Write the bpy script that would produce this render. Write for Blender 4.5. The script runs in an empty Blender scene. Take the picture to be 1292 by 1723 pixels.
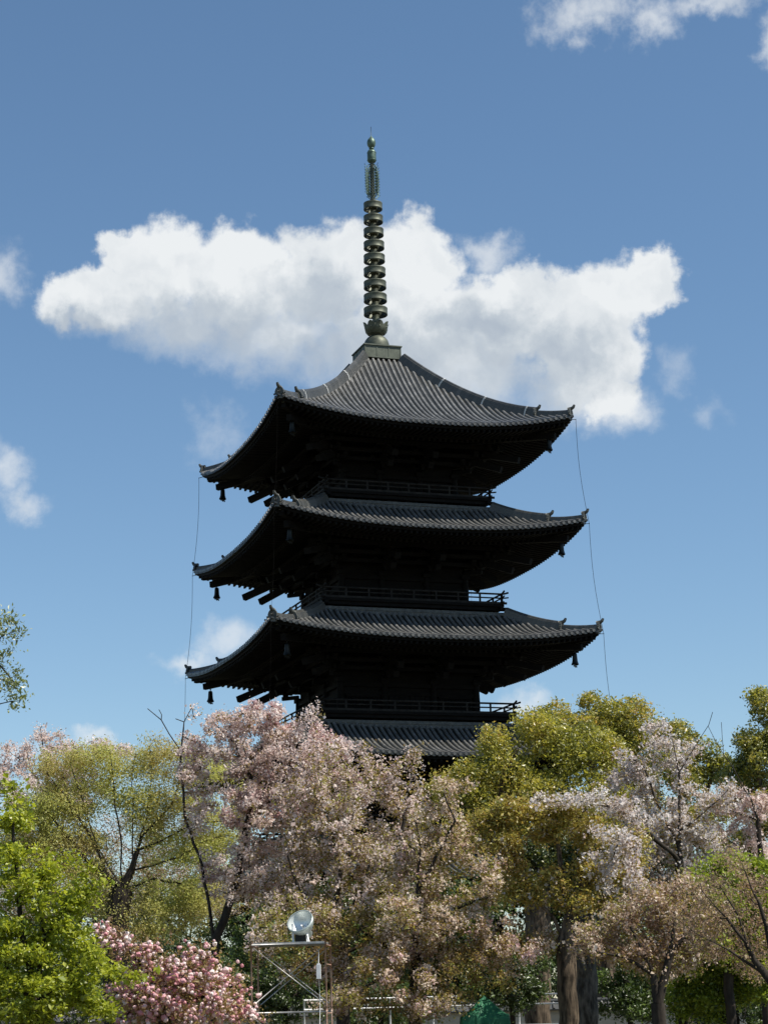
import bpy, math, random
import numpy as np
from mathutils import Matrix, Vector

C = bpy.context.scene
R = math.radians

# ------------------------------------------------------------------ camera
PW, PH, F = 1292.0, 1723.0, 3450.0
PITCH, ROLL = R(13.714), R(-1.49)
EYE = np.array([0.0, 0.0, 1.6])
_cp, _sp = math.cos(PITCH), math.sin(PITCH)
_cr, _sr = math.cos(ROLL), math.sin(ROLL)

def ray(px, py):
    a, b = px - PW / 2, py - PH / 2
    x = _cr * a + _sr * b
    y = -_sr * a + _cr * b
    u = -y / F
    return np.array([x / F, _cp - _sp * u, _sp + _cp * u])

def at(px, py, Y):
    """point of the place seen at photo pixel (px, py), Y metres ahead"""
    q = ray(px, py)
    return EYE + q * (Y / q[1])

def m_per_px(Y):
    return Y / F * 1.03

cam_data = bpy.data.cameras.new('camera')
cam = bpy.data.objects.new('camera', cam_data)
C.collection.objects.link(cam)
C.camera = cam
cam_data.sensor_fit = 'VERTICAL'
cam_data.sensor_height = 24.0
cam_data.lens = F / PH * 24.0
cam_data.clip_start = 0.5
cam_data.clip_end = 6000
fw = Vector((0, _cp, _sp)); U = Vector((0, -_sp, _cp)); X = Vector((1, 0, 0))
rt = X * _cr + U * _sr
up = X * -_sr + U * _cr
m = Matrix((rt, up, -fw)).transposed().to_4x4()
m.translation = Vector(EYE)
cam.matrix_world = m

# ------------------------------------------------------------------ light
C.view_settings.view_transform = 'Standard'
C.view_settings.look = 'None'
C.view_settings.gamma = 1
C.view_settings.exposure = 0.55
C.cycles.max_bounces = 14
C.cycles.diffuse_bounces = 10
C.cycles.transparent_max_bounces = 8

SUN = Vector((0.55, -0.19, 0.80)).normalized()
SUN_EL = math.asin(SUN.z)
SUN_ROT = math.atan2(SUN.x, SUN.y)
sd = bpy.data.lights.new('sun', 'SUN')
sd.energy = 4.6
sd.angle = R(0.5)
sd.color = (1.0, 0.94, 0.84)
so = bpy.data.objects.new('sun', sd)
C.collection.objects.link(so)
so.rotation_euler = SUN.to_track_quat('Z', 'Y').to_euler()
so.location = (0, 0, 80)

# ------------------------------------------------------------------ sky: Nishita plus cumulus clouds laid out by azimuth and elevation
W = bpy.data.worlds.new('World')
C.world = W
W.use_nodes = True
nt = W.node_tree
for n in list(nt.nodes):
    nt.nodes.remove(n)

class NG:
    def __init__(s, tree): s.t = tree
    def n(s, kind, **kw):
        nd = s.t.nodes.new(kind)
        for k, v in kw.items(): setattr(nd, k, v)
        return nd
    def set(s, sock, v):
        if isinstance(v, (int, float, tuple, list)): sock.default_value = v
        else: s.t.links.new(v, sock)
    def math(s, op, a, b=None, c=None, clamp=False):
        nd = s.n('ShaderNodeMath', operation=op, use_clamp=clamp)
        s.set(nd.inputs[0], a)
        if b is not None: s.set(nd.inputs[1], b)
        if c is not None: s.set(nd.inputs[2], c)
        return nd.outputs[0]
    def vec(s, op, a, b=None):
        nd = s.n('ShaderNodeVectorMath', operation=op)
        s.set(nd.inputs[0], a)
        if b is not None: s.set(nd.inputs[1], b)
        return nd.outputs['Value'] if op in ('DOT_PRODUCT', 'LENGTH') else nd.outputs[0]
    def noise(s, v, scale, detail=4, rough=0.5, dims='3D', dist=0.0):
        nd = s.n('ShaderNodeTexNoise', noise_dimensions=dims)
        if v is not None: s.set(nd.inputs['Vector'], v)
        nd.inputs['Scale'].default_value = scale
        nd.inputs['Detail'].default_value = detail
        nd.inputs['Roughness'].default_value = rough
        nd.inputs['Distortion'].default_value = dist
        return nd
    def mix(s, f, a, b, mode='MIX'):
        nd = s.n('ShaderNodeMix', data_type='RGBA', blend_type=mode)
        s.set(nd.inputs[0], f); s.set(nd.inputs[6], a); s.set(nd.inputs[7], b)
        return nd.outputs[2]
    def smooth(s, v, lo, hi, o0=0.0, o1=1.0):
        nd = s.n('ShaderNodeMapRange', interpolation_type='SMOOTHSTEP')
        s.set(nd.inputs[0], v)
        for i, x in enumerate((lo, hi, o0, o1)): s.set(nd.inputs[i + 1], x)
        return nd.outputs[0]

def azel(px, py):
    q = ray(px, py); q = q / np.linalg.norm(q)
    return math.atan2(q[0], q[1]), math.asin(q[2])

g = NG(nt)
sky = g.n('ShaderNodeTexSky', sky_type='NISHITA')
sky.sun_disc = False
sky.sun_elevation = SUN_EL
sky.sun_rotation = SUN_ROT
sky.altitude = 200
sky.air_density = 1.0
sky.dust_density = 0.25
sky.ozone_density = 3.0
tc = g.n('ShaderNodeTexCoord')
D = tc.outputs['Generated']
sx = g.n('ShaderNodeSeparateXYZ'); nt.links.new(D, sx.inputs[0])
az = g.math('ARCTAN2', sx.outputs[0], sx.outputs[1])
el = g.math('ARCSINE', sx.outputs[2])
cb = g.n('ShaderNodeCombineXYZ')
K = 1000.0 / F * 3.45          # 1 unit = 1 milliradian * 3.45 -> photo pixels / 1000
g.set(cb.inputs[0], g.math('MULTIPLY', az, 3.45)); g.set(cb.inputs[1], g.math('MULTIPLY', el, 3.45))
A = cb.outputs[0]
w1 = g.noise(A, 9.0, 3, 0.5, '2D')
w2 = g.noise(A, 34.0, 6, 0.62, '2D')
o1 = g.vec('MULTIPLY', g.vec('SUBTRACT', w1.outputs['Color'], (.5, .5, .5)), (.085, .085, 0))
o2 = g.vec('MULTIPLY', g.vec('SUBTRACT', w2.outputs['Color'], (.5, .5, .5)), (.034, .034, 0))
Aw = g.vec('ADD', g.vec('ADD', A, o1), o2)

def blob_field(blobs, coord):
    out = None
    for (px, py, rx, ry) in blobs:
        a, e = azel(px, py)
        d = g.vec('MULTIPLY', g.vec('SUBTRACT', coord, (a * 3.45, e * 3.45, 0)), (1000.0 / rx, 1000.0 / ry, 0))
        v = g.math('SUBTRACT', 1.0, g.vec('LENGTH', d))
        out = v if out is None else g.math('SMOOTH_MAX', out, v, 0.12)
    return out

BIG = [(160, 500, 108, 58), (275, 452, 104, 88), (215, 430, 60, 50), (400, 465, 140, 92), (560, 460, 130, 98), (690, 447, 115, 86),
       (860, 525, 140, 92), (1000, 515, 130, 88), (1095, 485, 68, 58), (985, 590, 110, 85), (720, 545, 150, 95), (1030, 665, 55, 52)]
SOFT = [(180, 530, 110, 40), (320, 545, 150, 62), (470, 560, 170, 80), (620, 590, 190, 78), (800, 625, 170, 85), (960, 640, 110, 80), (1045, 690, 70, 48)]
WISP = [(0, 465, 60, 62), (0, 800, 55, 50), (45, 845, 52, 34), (385, 1085, 82, 52), (320, 1120, 60, 26), (1040, 700, 70, 34),
        (30, 1265, 60, 25), (165, 1250, 60, 18), (890, 1190, 70, 34), (1235, 1340, 60, 50), (60, 1350, 70, 40)]
THIN = [(990, 20, 130, 50), (1085, 35, 60, 50), (1190, 0, 160, 36), (1295, 75, 34, 55), (830, 425, 60, 45)]
FAINT = [(1185, 692, 50, 30), (365, 735, 60, 55), (1130, 620, 40, 40)]
f5 = blob_field(FAINT, Aw)
f1 = blob_field(BIG, Aw)
Am = g.vec('ADD', A, g.vec('MULTIPLY', g.vec('ADD', o1, o2), (.6, .6, 0)))
f4 = blob_field(SOFT, Am)
f2 = blob_field(WISP, Aw)
f3 = blob_field(THIN, Aw)
n3 = g.noise(A, 22.0, 8, 0.62, '2D')
nz = g.math('SUBTRACT', n3.outputs['Fac'], 0.5)
# crisp tops, soft undersides
a1 = g.smooth(g.math('MULTIPLY_ADD', nz, 0.55, f1), -0.03, 0.34)
a4 = g.math('MULTIPLY', g.smooth(g.math('MULTIPLY_ADD', nz, 0.7, f4), -0.20, 0.85), 0.92)
a2 = g.math('MULTIPLY', g.smooth(g.math('MULTIPLY_ADD', nz, 1.1, f2), -0.2, 1.1), 0.64)
a3 = g.math('MULTIPLY', g.smooth(g.math('MULTIPLY_ADD', nz, 1.3, f3), -0.10, 1.05), 0.68)
a1 = g.math('SUBTRACT', g.math('ADD', a1, a4), g.math('MULTIPLY', a1, a4))
a5 = g.math('MULTIPLY', g.smooth(g.math('MULTIPLY_ADD', nz, 1.8, f5), -0.2, 1.3), 0.26)
alpha = g.math('MAXIMUM', g.math('MAXIMUM', a1, a5), g.math('MAXIMUM', a2, a3), clamp=True)
# relief: the same noise read a little towards the sun
sh = g.vec('ADD', A, (0.016, 0.030, 0))
p1 = g.noise(Aw, 6.0, 6, 0.46, '2D')
p2 = g.noise(g.vec('ADD', Aw, (0.014, 0.030, 0)), 6.0, 6, 0.46, '2D')
rel = g.math('SUBTRACT', p1.outputs['Fac'], p2.outputs['Fac'])
GREY = [(330, 545, 230, 62), (540, 500, 120, 70), (640, 600, 260, 70), (880, 620, 200, 80), (150, 545, 90, 30), (800, 545, 120, 50)]
gf = g.smooth(g.math('MULTIPLY_ADD', nz, 0.7, blob_field(GREY, Aw)), -0.25, 0.75)
lum = g.math('ADD', g.math('MULTIPLY_ADD', gf, -0.40, 0.92), g.math('MULTIPLY', rel, 0.75), clamp=True)
ramp = g.n('ShaderNodeValToRGB')
ramp.color_ramp.elements[0].position = 0.30; ramp.color_ramp.elements[0].color = (.35, .42, .52, 1)
ramp.color_ramp.elements[1].position = 0.92; ramp.color_ramp.elements[1].color = (.84, .87, .89, 1)
e = ramp.color_ramp.elements.new(0.62); e.color = (.56, .62, .68, 1)
nt.links.new(lum, ramp.inputs[0])
SKY_STRENGTH = 0.086
hs = g.n('ShaderNodeHueSaturation')
hs.inputs['Hue'].default_value = 0.495
hs.inputs['Saturation'].default_value = 1.05
hs.inputs['Value'].default_value = 1.0
nt.links.new(sky.outputs[0], hs.inputs['Color'])
cl = g.vec('MULTIPLY', ramp.outputs[0], (0.683 / SKY_STRENGTH,) * 3)
col = g.mix(alpha, hs.outputs[0], cl)
bg = g.n('ShaderNodeBackground')
bg.inputs['Strength'].default_value = SKY_STRENGTH
nt.links.new(col, bg.inputs['Color'])
wo = g.n('ShaderNodeOutputWorld')
nt.links.new(bg.outputs[0], wo.inputs[0])
W.cycles.sampling_method = 'MANUAL'
W.cycles.sample_map_resolution = 512

# ------------------------------------------------------------------ materials
def new_mat(name):
    mt = bpy.data.materials.new(name); mt.use_nodes = True
    for n in list(mt.node_tree.nodes): mt.node_tree.nodes.remove(n)
    gg = NG(mt.node_tree)
    out = gg.n('ShaderNodeOutputMaterial')
    return mt, gg, out

def solid(name, c1, c2=None, scale=3.0, rough=0.7, metallic=0.0, bump=0.0, bscale=30.0, spec=0.5, stretch=None):
    mt, gg, out = new_mat(name)
    t = gg.n('ShaderNodeTexCoord')
    v = t.outputs['Object']
    if stretch: v = gg.vec('MULTIPLY', v, stretch)
    b = gg.n('ShaderNodeBsdfPrincipled')
    if c2:
        nz_ = gg.noise(v, scale, 6, 0.6)
        f = gg.smooth(nz_.outputs['Fac'], 0.32, 0.68)
        gg.set(b.inputs['Base Color'], gg.mix(f, (*c1, 1), (*c2, 1)))
    else:
        b.inputs['Base Color'].default_value = (*c1, 1)
    b.inputs['Roughness'].default_value = rough
    b.inputs['Metallic'].default_value = metallic
    b.inputs['Specular IOR Level'].default_value = spec
    if bump:
        bn = gg.noise(v, bscale, 5, 0.6)
        bp = gg.n('ShaderNodeBump'); bp.inputs['Strength'].default_value = bump; bp.inputs['Distance'].default_value = 0.02
        gg.set(bp.inputs['Height'], bn.outputs['Fac']); gg.set(b.inputs['Normal'], bp.outputs[0])
    gg.set(out.inputs[0], b.outputs[0])
    return mt

def tile_mat(name, c0, c1, c2):
    """fired grey roof tile: every tile along a roll a little different, joints, lichen blotches"""
    mt, gg, out = new_mat(name)
    t = gg.n('ShaderNodeTexCoord')
    b = gg.n('ShaderNodeBsdfPrincipled')
    geo = gg.n('ShaderNodeNewGeometry')
    at_ = gg.n('ShaderNodeAttribute'); at_.attribute_name = 'run'
    cell = gg.math('FLOOR', gg.math('MULTIPLY', at_.outputs['Fac'], 3.3))
    wn = gg.n('ShaderNodeTexWhiteNoise', noise_dimensions='2D')
    cc = gg.n('ShaderNodeCombineXYZ'); gg.set(cc.inputs[0], cell); gg.set(cc.inputs[1], gg.math('MULTIPLY', geo.outputs['Random Per Island'], 913.0))
    gg.set(wn.inputs[0], cc.outputs[0])
    n1 = gg.noise(t.outputs['Object'], 0.55, 5, 0.6)
    n2 = gg.noise(t.outputs['Object'], 7.0, 4, 0.6)
    f = gg.math('ADD', gg.math('MULTIPLY', wn.outputs[0], 0.30), gg.math('MULTIPLY', n1.outputs['Fac'], 0.80))
    rp = gg.n('ShaderNodeValToRGB')
    rp.color_ramp.elements[0].position = 0.12; rp.color_ramp.elements[0].color = (*c0, 1)
    rp.color_ramp.elements[1].position = 0.98; rp.color_ramp.elements[1].color = (*c2, 1)
    e_ = rp.color_ramp.elements.new(0.6); e_.color = (*c1, 1)
    gg.set(rp.inputs[0], f)
    lich = gg.smooth(n2.outputs['Fac'], 0.60, 0.76, 0.0, 0.45)
    c = gg.mix(lich, rp.outputs[0], (.16, .155, .12, 1))
    fr = gg.math('FRACT', gg.math('MULTIPLY', at_.outputs['Fac'], 3.3))
    joint = gg.math('LESS_THAN', fr, 0.09)
    c = gg.mix(gg.math('MULTIPLY', joint, 0.45), c, (.012, .012, .011, 1))
    gg.set(b.inputs['Base Color'], c)
    b.inputs['Roughness'].default_value = 0.33
    bp = gg.n('ShaderNodeBump'); bp.inputs['Strength'].default_value = 0.35; bp.inputs['Distance'].default_value = 0.03
    gg.set(bp.inputs['Height'], n2.outputs['Fac']); gg.set(b.inputs['Normal'], bp.outputs[0])
    gg.set(out.inputs[0], b.outputs[0])
    return mt

def leaf_mat(name, stops, trans=0.5, nscale=0.5, nweight=0.55, gloss=0.05):
    """stops: colours a leaf can have; which one goes by leaf (island) and by clump (noise)"""
    mt, gg, out = new_mat(name)
    geo = gg.n('ShaderNodeNewGeometry')
    t = gg.n('ShaderNodeTexCoord')
    n1 = gg.noise(t.outputs['Object'], nscale, 3, 0.55)
    nn = gg.smooth(n1.outputs['Fac'], 0.3, 0.7)
    f = gg.math('ADD', gg.math('MULTIPLY', nn, nweight), gg.math('MULTIPLY', geo.outputs['Random Per Island'], 1 - nweight))
    rp = gg.n('ShaderNodeValToRGB')
    el_ = rp.color_ramp.elements
    el_[0].position = 0.08; el_[0].color = (*stops[0], 1)
    el_[1].position = 0.92; el_[1].color = (*stops[-1], 1)
    for i, s_ in enumerate(stops[1:-1]):
        q = el_.new(0.08 + 0.84 * (i + 1) / (len(stops) - 1)); q.color = (*s_, 1)
    gg.set(rp.inputs[0], f)
    d = gg.n('ShaderNodeBsdfDiffuse'); gg.set(d.inputs[0], rp.outputs[0])
    tr = gg.n('ShaderNodeBsdfTranslucent'); gg.set(tr.inputs[0], rp.outputs[0])
    m1 = gg.n('ShaderNodeMixShader'); m1.inputs[0].default_value = trans
    gg.set(m1.inputs[1], d.outputs[0]); gg.set(m1.inputs[2], tr.outputs[0])
    gl = gg.n('ShaderNodeBsdfGlossy'); gl.inputs['Roughness'].default_value = 0.45
    m2 = gg.n('ShaderNodeMixShader'); m2.inputs[0].default_value = gloss
    gg.set(m2.inputs[1], m1.outputs[0]); gg.set(m2.inputs[2], gl.outputs[0])
    gg.set(out.inputs[0], m2.outputs[0])
    return mt

MT = {}
MT['tile'] = tile_mat('roof_tile', (.07, .07, .066), (.15, .149, .142), (.28, .277, .265))
MT['ridge'] = tile_mat('ridge_tile', (.032, .033, .031), (.062, .063, .059), (.13, .13, .122))
MT['pan'] = tile_mat('shade_tinted_flat_tile', (.010, .011, .009), (.020, .021, .018), (.05, .05, .043))  # flat tiles coloured darker to paint in the shade between the round rolls
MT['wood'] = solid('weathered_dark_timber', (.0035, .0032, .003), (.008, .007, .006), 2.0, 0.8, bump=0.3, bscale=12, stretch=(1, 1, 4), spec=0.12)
MT['rail'] = solid('weathered_railing_timber', (.012, .011, .010), (.026, .024, .021), 3.0, 0.75, spec=0.2)
MT['cap'] = solid('bronze_cap', (.10, .115, .105), (.16, .17, .15), 6.0, 0.4, 0.6)
MT['bronze'] = solid('dark_weathered_bronze', (.055, .062, .046), (.105, .115, .082), 3.5, 0.55, 0.45, bump=0.25, bscale=14)
MT['verdigris'] = solid('verdigris_bronze', (.05, .085, .065), (.11, .17, .13), 4.0, 0.5, 0.4, bump=0.2, bscale=14)
MT['box'] = solid('copper_sheet_dark_green', (.06, .07, .052), (.105, .12, .09), 2.2, 0.6, 0.2)
MT['bell'] = solid('bell_bronze', (.006, .007, .006), (.013, .015, .012), 9.0, 0.5, 0.5)
MT['band'] = solid('light_metal_band', (.38, .39, .38), (.5, .5, .48), 9.0, 0.5, 0.3)
MT['stone'] = solid('platform_stone', (.22, .21, .19), (.33, .31, .28), 1.2, 0.85, bump=0.4, bscale=6)
MT['plaster'] = solid('old_plaster', (.40, .36, .29), (.52, .47, .39), 0.8, 0.9)
MT['bark'] = solid('dark_bark', (.018, .014, .011), (.050, .041, .032), 6.0, 0.9, bump=1.0, bscale=14, stretch=(1, 1, .25), spec=0.2)
MT['bark_grey'] = solid('grey_brown_bark', (.020, .015, .010), (.16, .12, .082), 7.0, 0.92, bump=1.0, bscale=12, stretch=(1, 1, .22), spec=0.2)
MT['bark_pale'] = solid('pale_grey_bark', (.030, .028, .025), (.15, .14, .125), 7.0, 0.92, bump=1.0, bscale=9, stretch=(1, 1, .3), spec=0.2)

# ------------------------------------------------------------------ mesh building
def tag(o, label=None, cat=None, group=None, kind=None):
    if label: o['label'] = label
    if cat: o['category'] = cat
    if group: o['group'] = group
    if kind: o['kind'] = kind
    return o

def empty(name, loc=(0, 0, 0), rz=0.0):
    o = bpy.data.objects.new(name, None)
    C.collection.objects.link(o)
    o.location = loc; o.rotation_euler = (0, 0, rz)
    o.empty_display_size = 0.3
    return o

class MB:
    """collects pieces and links them as ONE mesh object"""
    def __init__(s):
        s.v = []; s.n = 0; s.q = []; s.qm = []; s.qs = []; s.ng = []; s.run = []
    def add(s, v, quads=None, mat=0, smooth=False, polys=None, run=None):
        v = np.asarray(v, float).reshape(-1, 3)
        if quads is not None and len(quads):
            f = np.asarray(quads, int)
            s.q.append(f + s.n); s.qm.append(np.full(len(f), mat)); s.qs.append(np.full(len(f), smooth))
        if polys:
            for p in polys: s.ng.append(([i + s.n for i in p], mat, smooth))
        s.v.append(v); s.run.append(np.zeros(len(v)) if run is None else np.asarray(run, float))
        s.n += len(v)
        return s
    def hexa(s, p, mat=0):
        """8 corners: bottom ring 0-3, top ring 4-7"""
        return s.add(p, [(3, 2, 1, 0), (4, 5, 6, 7), (0, 1, 5, 4), (1, 2, 6, 5), (2, 3, 7, 6), (3, 0, 4, 7)], mat)
    def box(s, c, d, mat=0, rz=0.0):
        x, y, z = np.array(d) / 2.0
        p = np.array([(-x, -y, -z), (x, -y, -z), (x, y, -z), (-x, y, -z), (-x, -y, z), (x, -y, z), (x, y, z), (-x, y, z)])
        cz, sz = math.cos(rz), math.sin(rz)
        p = p @ np.array([[cz, sz, 0], [-sz, cz, 0], [0, 0, 1]])
        return s.hexa(p + np.array(c), mat)
    def beam(s, a, b, w, h, mat=0, upv=(0, 0, 1), w2=None, h2=None):
        a = np.array(a, float); b = np.array(b, float)
        d = (b - a) / np.linalg.norm(b - a)
        sd_ = np.cross(d, upv); sd_ /= np.linalg.norm(sd_)
        u = np.cross(sd_, d)
        w2 = w2 or w; h2 = h2 or h
        p = []
        for q, ww, hh in ((a, w, h), (b, w2, h2)):
            p.append([q - sd_ * ww / 2 - u * hh / 2, q + sd_ * ww / 2 - u * hh / 2, q + sd_ * ww / 2 + u * hh / 2, q - sd_ * ww / 2 + u * hh / 2])
        p = p[0] + p[1]
        return s.add(p, [(0, 1, 2, 3), (7, 6, 5, 4), (1, 0, 4, 5), (2, 1, 5, 6), (3, 2, 6, 7), (0, 3, 7, 4)], mat)
    def tube(s, pts, rad, n=8, mat=0, smooth=True, cap=True):
        pts = np.array(pts, float); m_ = len(pts)
        rad = np.full(m_, rad) if np.isscalar(rad) else np.array(rad, float)
        T = np.gradient(pts, axis=0); T /= np.linalg.norm(T, axis=1)[:, None] + 1e-9
        ref = np.array([0, 0, 1.0]) if abs(T[0][2]) < .9 else np.array([1.0, 0, 0])
        V = []
        for i in range(m_):
            a = np.cross(T[i], ref); a /= np.linalg.norm(a) + 1e-9
            b = np.cross(T[i], a); ref = np.cross(a, T[i])
            t = np.arange(n) / n * 2 * math.pi
            V.append(pts[i] + rad[i] * (np.cos(t)[:, None] * a + np.sin(t)[:, None] * b))
        q = [(i * n + j, i * n + (j + 1) % n, (i + 1) * n + (j + 1) % n, (i + 1) * n + j) for i in range(m_ - 1) for j in range(n)]
        s.add(np.concatenate(V), q, mat, smooth, polys=[list(range(n)), list(range((m_ - 1) * n, m_ * n))[::-1]] if cap else None)
        return s
    def lathe(s, prof, n=24, c=(0, 0, 0), mat=0, smooth=True, sq=None):
        """prof: (radius, z) pairs"""
        t = np.arange(n) / n * 2 * math.pi
        V = np.array([(r * math.cos(a), r * math.sin(a), z) for r, z in prof for a in t]) + np.array(c)
        m_ = len(prof)
        q = [(i * n + j, i * n + (j + 1) % n, (i + 1) * n + (j + 1) % n, (i + 1) * n + j) for i in range(m_ - 1) for j in range(n)]
        return s.add(V, q, mat, smooth)
    def grid(s, P, mat=0, smooth=True, run=None):
        """P: (rows, cols, 3)"""
        P = np.asarray(P, float); a, b = P.shape[:2]
        i, j = np.meshgrid(np.arange(a - 1), np.arange(b - 1), indexing='ij')
        k = (i * b + j).ravel()
        return s.add(P.reshape(-1, 3), np.stack([k, k + 1, k + b + 1, k + b], 1), mat, smooth, run=None if run is None else np.asarray(run).ravel())
    def build(s, name, mats, parent=None, loc=None, run=False):
        me = bpy.data.meshes.new(name)
        V = np.concatenate(s.v)
        Q = np.concatenate(s.q) if s.q else np.zeros((0, 4), int)
        nq = len(Q); nn = [len(p[0]) for p in s.ng]
        loops = np.concatenate([Q.ravel()] + [np.array(p[0]) for p in s.ng]) if (nq or nn) else np.zeros(0, int)
        starts = np.concatenate([np.arange(nq) * 4, nq * 4 + np.concatenate([[0], np.cumsum(nn)[:-1]]) if nn else np.zeros(0, int)]).astype(int)
        me.vertices.add(len(V)); me.vertices.foreach_set('co', V.ravel())
        me.loops.add(len(loops)); me.loops.foreach_set('vertex_index', loops.astype(np.int32))
        me.polygons.add(len(starts)); me.polygons.foreach_set('loop_start', starts.astype(np.int32))
        mi = np.concatenate(s.qm + [np.array([p[1] for p in s.ng], int)]) if (nq or nn) else []
        sm = np.concatenate(s.qs + [np.array([p[2] for p in s.ng], bool)]) if (nq or nn) else []
        me.polygons.foreach_set('material_index', np.asarray(mi, np.int32))
        me.polygons.foreach_set('use_smooth', np.asarray(sm, bool))
        if run:
            at_ = me.attributes.new('run', 'FLOAT', 'POINT'); at_.data.foreach_set('value', np.concatenate(s.run).astype(np.float32))
        for mt in (mats if isinstance(mats, (list, tuple)) else [mats]): me.materials.append(mt)
        me.update(); me.validate()
        o = bpy.data.objects.new(name, me)
        C.collection.objects.link(o)
        if parent is not None: o.parent = parent
        if loc is not None: o.location = loc
        return o

def rot90(P, k):
    """front-side coordinates turned k quarter turns about the pagoda's axis"""
    P = np.asarray(P, float)
    c, s_ = [(1, 0), (0, 1), (-1, 0), (0, -1)][k % 4]
    Q = P.copy(); Q[..., 0] = c * P[..., 0] - s_ * P[..., 1]; Q[..., 1] = s_ * P[..., 0] + c * P[..., 1]
    return Q

# ------------------------------------------------------------------ ground
mb = MB()
gx = np.concatenate([-np.geomspace(3000, 60, 12), np.linspace(-50, 50, 21), np.geomspace(60, 3000, 12)])
gy = np.concatenate([[-300, -100, -40], np.linspace(-20, 200, 45), np.geomspace(230, 4000, 12)])
gX, gY = np.meshgrid(gx, gy)
mb.grid(np.stack([gX, gY, 0 * gX], -1))
o = mb.build('ground', solid('park_ground', (.055, .060, .030), (.12, .10, .065), 0.35, 0.95, bump=0.5, bscale=3)); tag(o, kind='structure')

# ------------------------------------------------------------------ pagoda
TH, PX_, PY_ = R(19.149), -0.191, 119.15
pagoda = empty('pagoda', (PX_, PY_, 0), TH)
tag(pagoda, 'tall dark timber pagoda with grey tiled roofs and a ringed bronze spire above the trees', 'pagoda')

PP = 2.5
# eave half width, height of the mid eave, lift of the corners, inner half width and height of the roof's top, sag, half width of the walls under it
ROOFS = [dict(s=10.48, zm=8.50, dz=0.80, t=5.95, zt=10.62, sag=.33, w=4.75),
         dict(s=10.05, zm=14.95, dz=0.80, t=5.75, zt=16.95, sag=.33, w=4.42),
         dict(s=9.63, zm=21.40, dz=0.76, t=5.50, zt=23.35, sag=.32, w=4.08),
         dict(s=9.23, zm=27.67, dz=0.90, t=5.06, zt=29.67, sag=.32, w=3.75),
         dict(s=8.85, zm=33.78, dz=1.03, t=1.20, zt=39.78, sag=.86, w=3.42)]
DECKS = [None, (6.12, 11.45), (5.80, 17.82), (5.46, 24.22), (5.10, 30.56)]    # half width, height of each balcony floor

def h_of(q, r):
    w = (r - q['t']) / (q['s'] - q['t'])
    return q['zt'] + (q['zm'] - q['zt']) * w - 4 * q['sag'] * w * (1 - w)
def lift(q, x):
    return q['dz'] * (np.abs(x) / q['s']) ** PP

rng0 = np.random.default_rng(5)

def horn(mb, base, d, size, mat=0):
    """end tile of a ridge: a shield-shaped face with a horn that sweeps out and up"""
    base = np.array(base, float); d = np.array(d, float); d /= np.linalg.norm(d)
    sd_ = np.array([-d[1], d[0], 0])
    k = size
    prof = [(-.42, -.10), (-.46, .18), (-.36, .42), (-.20, .60), (0, .68), (.20, .60), (.36, .42), (.46, .18), (.42, -.10)]
    fr = np.array([base + sd_ * a * k + np.array([0, 0, b * k]) + d * .10 * k for a, b in prof])
    bk = fr - d * .20 * k
    n = len(prof)
    mb.add(np.concatenate([fr, bk]), [(i, (i + 1) % n, n + (i + 1) % n, n + i) for i in range(n)], mat, False, polys=[list(range(n)), list(range(2 * n - 1, n - 1, -1))])
    for e_ in (-1, 1):   # side scrolls
        c0 = base + sd_ * e_ * .42 * k + d * .05 * k
        mb.tube([c0 + np.array([0, 0, .0]), c0 + sd_ * e_ * .12 * k + np.array([0, 0, -.08 * k]), c0 + sd_ * e_ * .2 * k + np.array([0, 0, .03 * k])], [.09 * k, .08 * k, .03 * k], 6, mat)
    mb.tube([base + d * .05 * k + np.array([0, 0, .2 * k]), base + d * .17 * k + np.array([0, 0, .25 * k])], [.2 * k, .13 * k], 8, mat)
    top = base + np.array([0, 0, .58 * k])
    mb.tube([top - d * .25 * k, top + d * .12 * k + np.array([0, 0, .02 * k]), top + d * .30 * k + np.array([0, 0, .12 * k]), top + d * .40 * k + np.array([0, 0, .28 * k]), top + d * .43 * k + np.array([0, 0, .36 * k])],
            [.18 * k, .18 * k, .16 * k, .13 * k, .10 * k], 8, mat)

def sweep(mb, pts, prof, mat=0, cap=True):
    """profile of (side, up) offsets swept along a path in a vertical plane"""
    pts = np.array(pts, float); n = len(prof); V = []
    T = np.gradient(pts, axis=0)
    for p_, t in zip(pts, T):
        sd_ = np.array([t[1], -t[0], 0]); sd_ /= np.linalg.norm(sd_)
        u = np.cross(sd_, t / np.linalg.norm(t)); u = u if u[2] > 0 else -u
        for a, b in prof: V.append(p_ + sd_ * a + u * b)
    m_ = len(pts)
    q = [(i * n + j, i * n + (j + 1) % n, (i + 1) * n + (j + 1) % n, (i + 1) * n + j) for i in range(m_ - 1) for j in range(n)]
    ln = np.concatenate([[0], np.cumsum(np.linalg.norm(np.diff(pts, axis=0), axis=1))])
    mb.add(np.array(V), q, mat, False, polys=[list(range(n)), list(range((m_ - 1) * n, m_ * n))[::-1]] if cap else None, run=np.repeat(ln, n))

RIDGE = lambda w, h: [(-w / 2, -.25), (-w / 2, h * .45), (-w / 2 + .03, h * .45), (-w / 2 + .03, h * .75), (-w * .26, h * .78), (-w * .2, h * .97), (0, h * 1.06), (w * .2, h * .97), (w * .26, h * .78), (w / 2 - .03, h * .75), (w / 2 - .03, h * .45), (w / 2, h * .45), (w / 2, -.25)]

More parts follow.
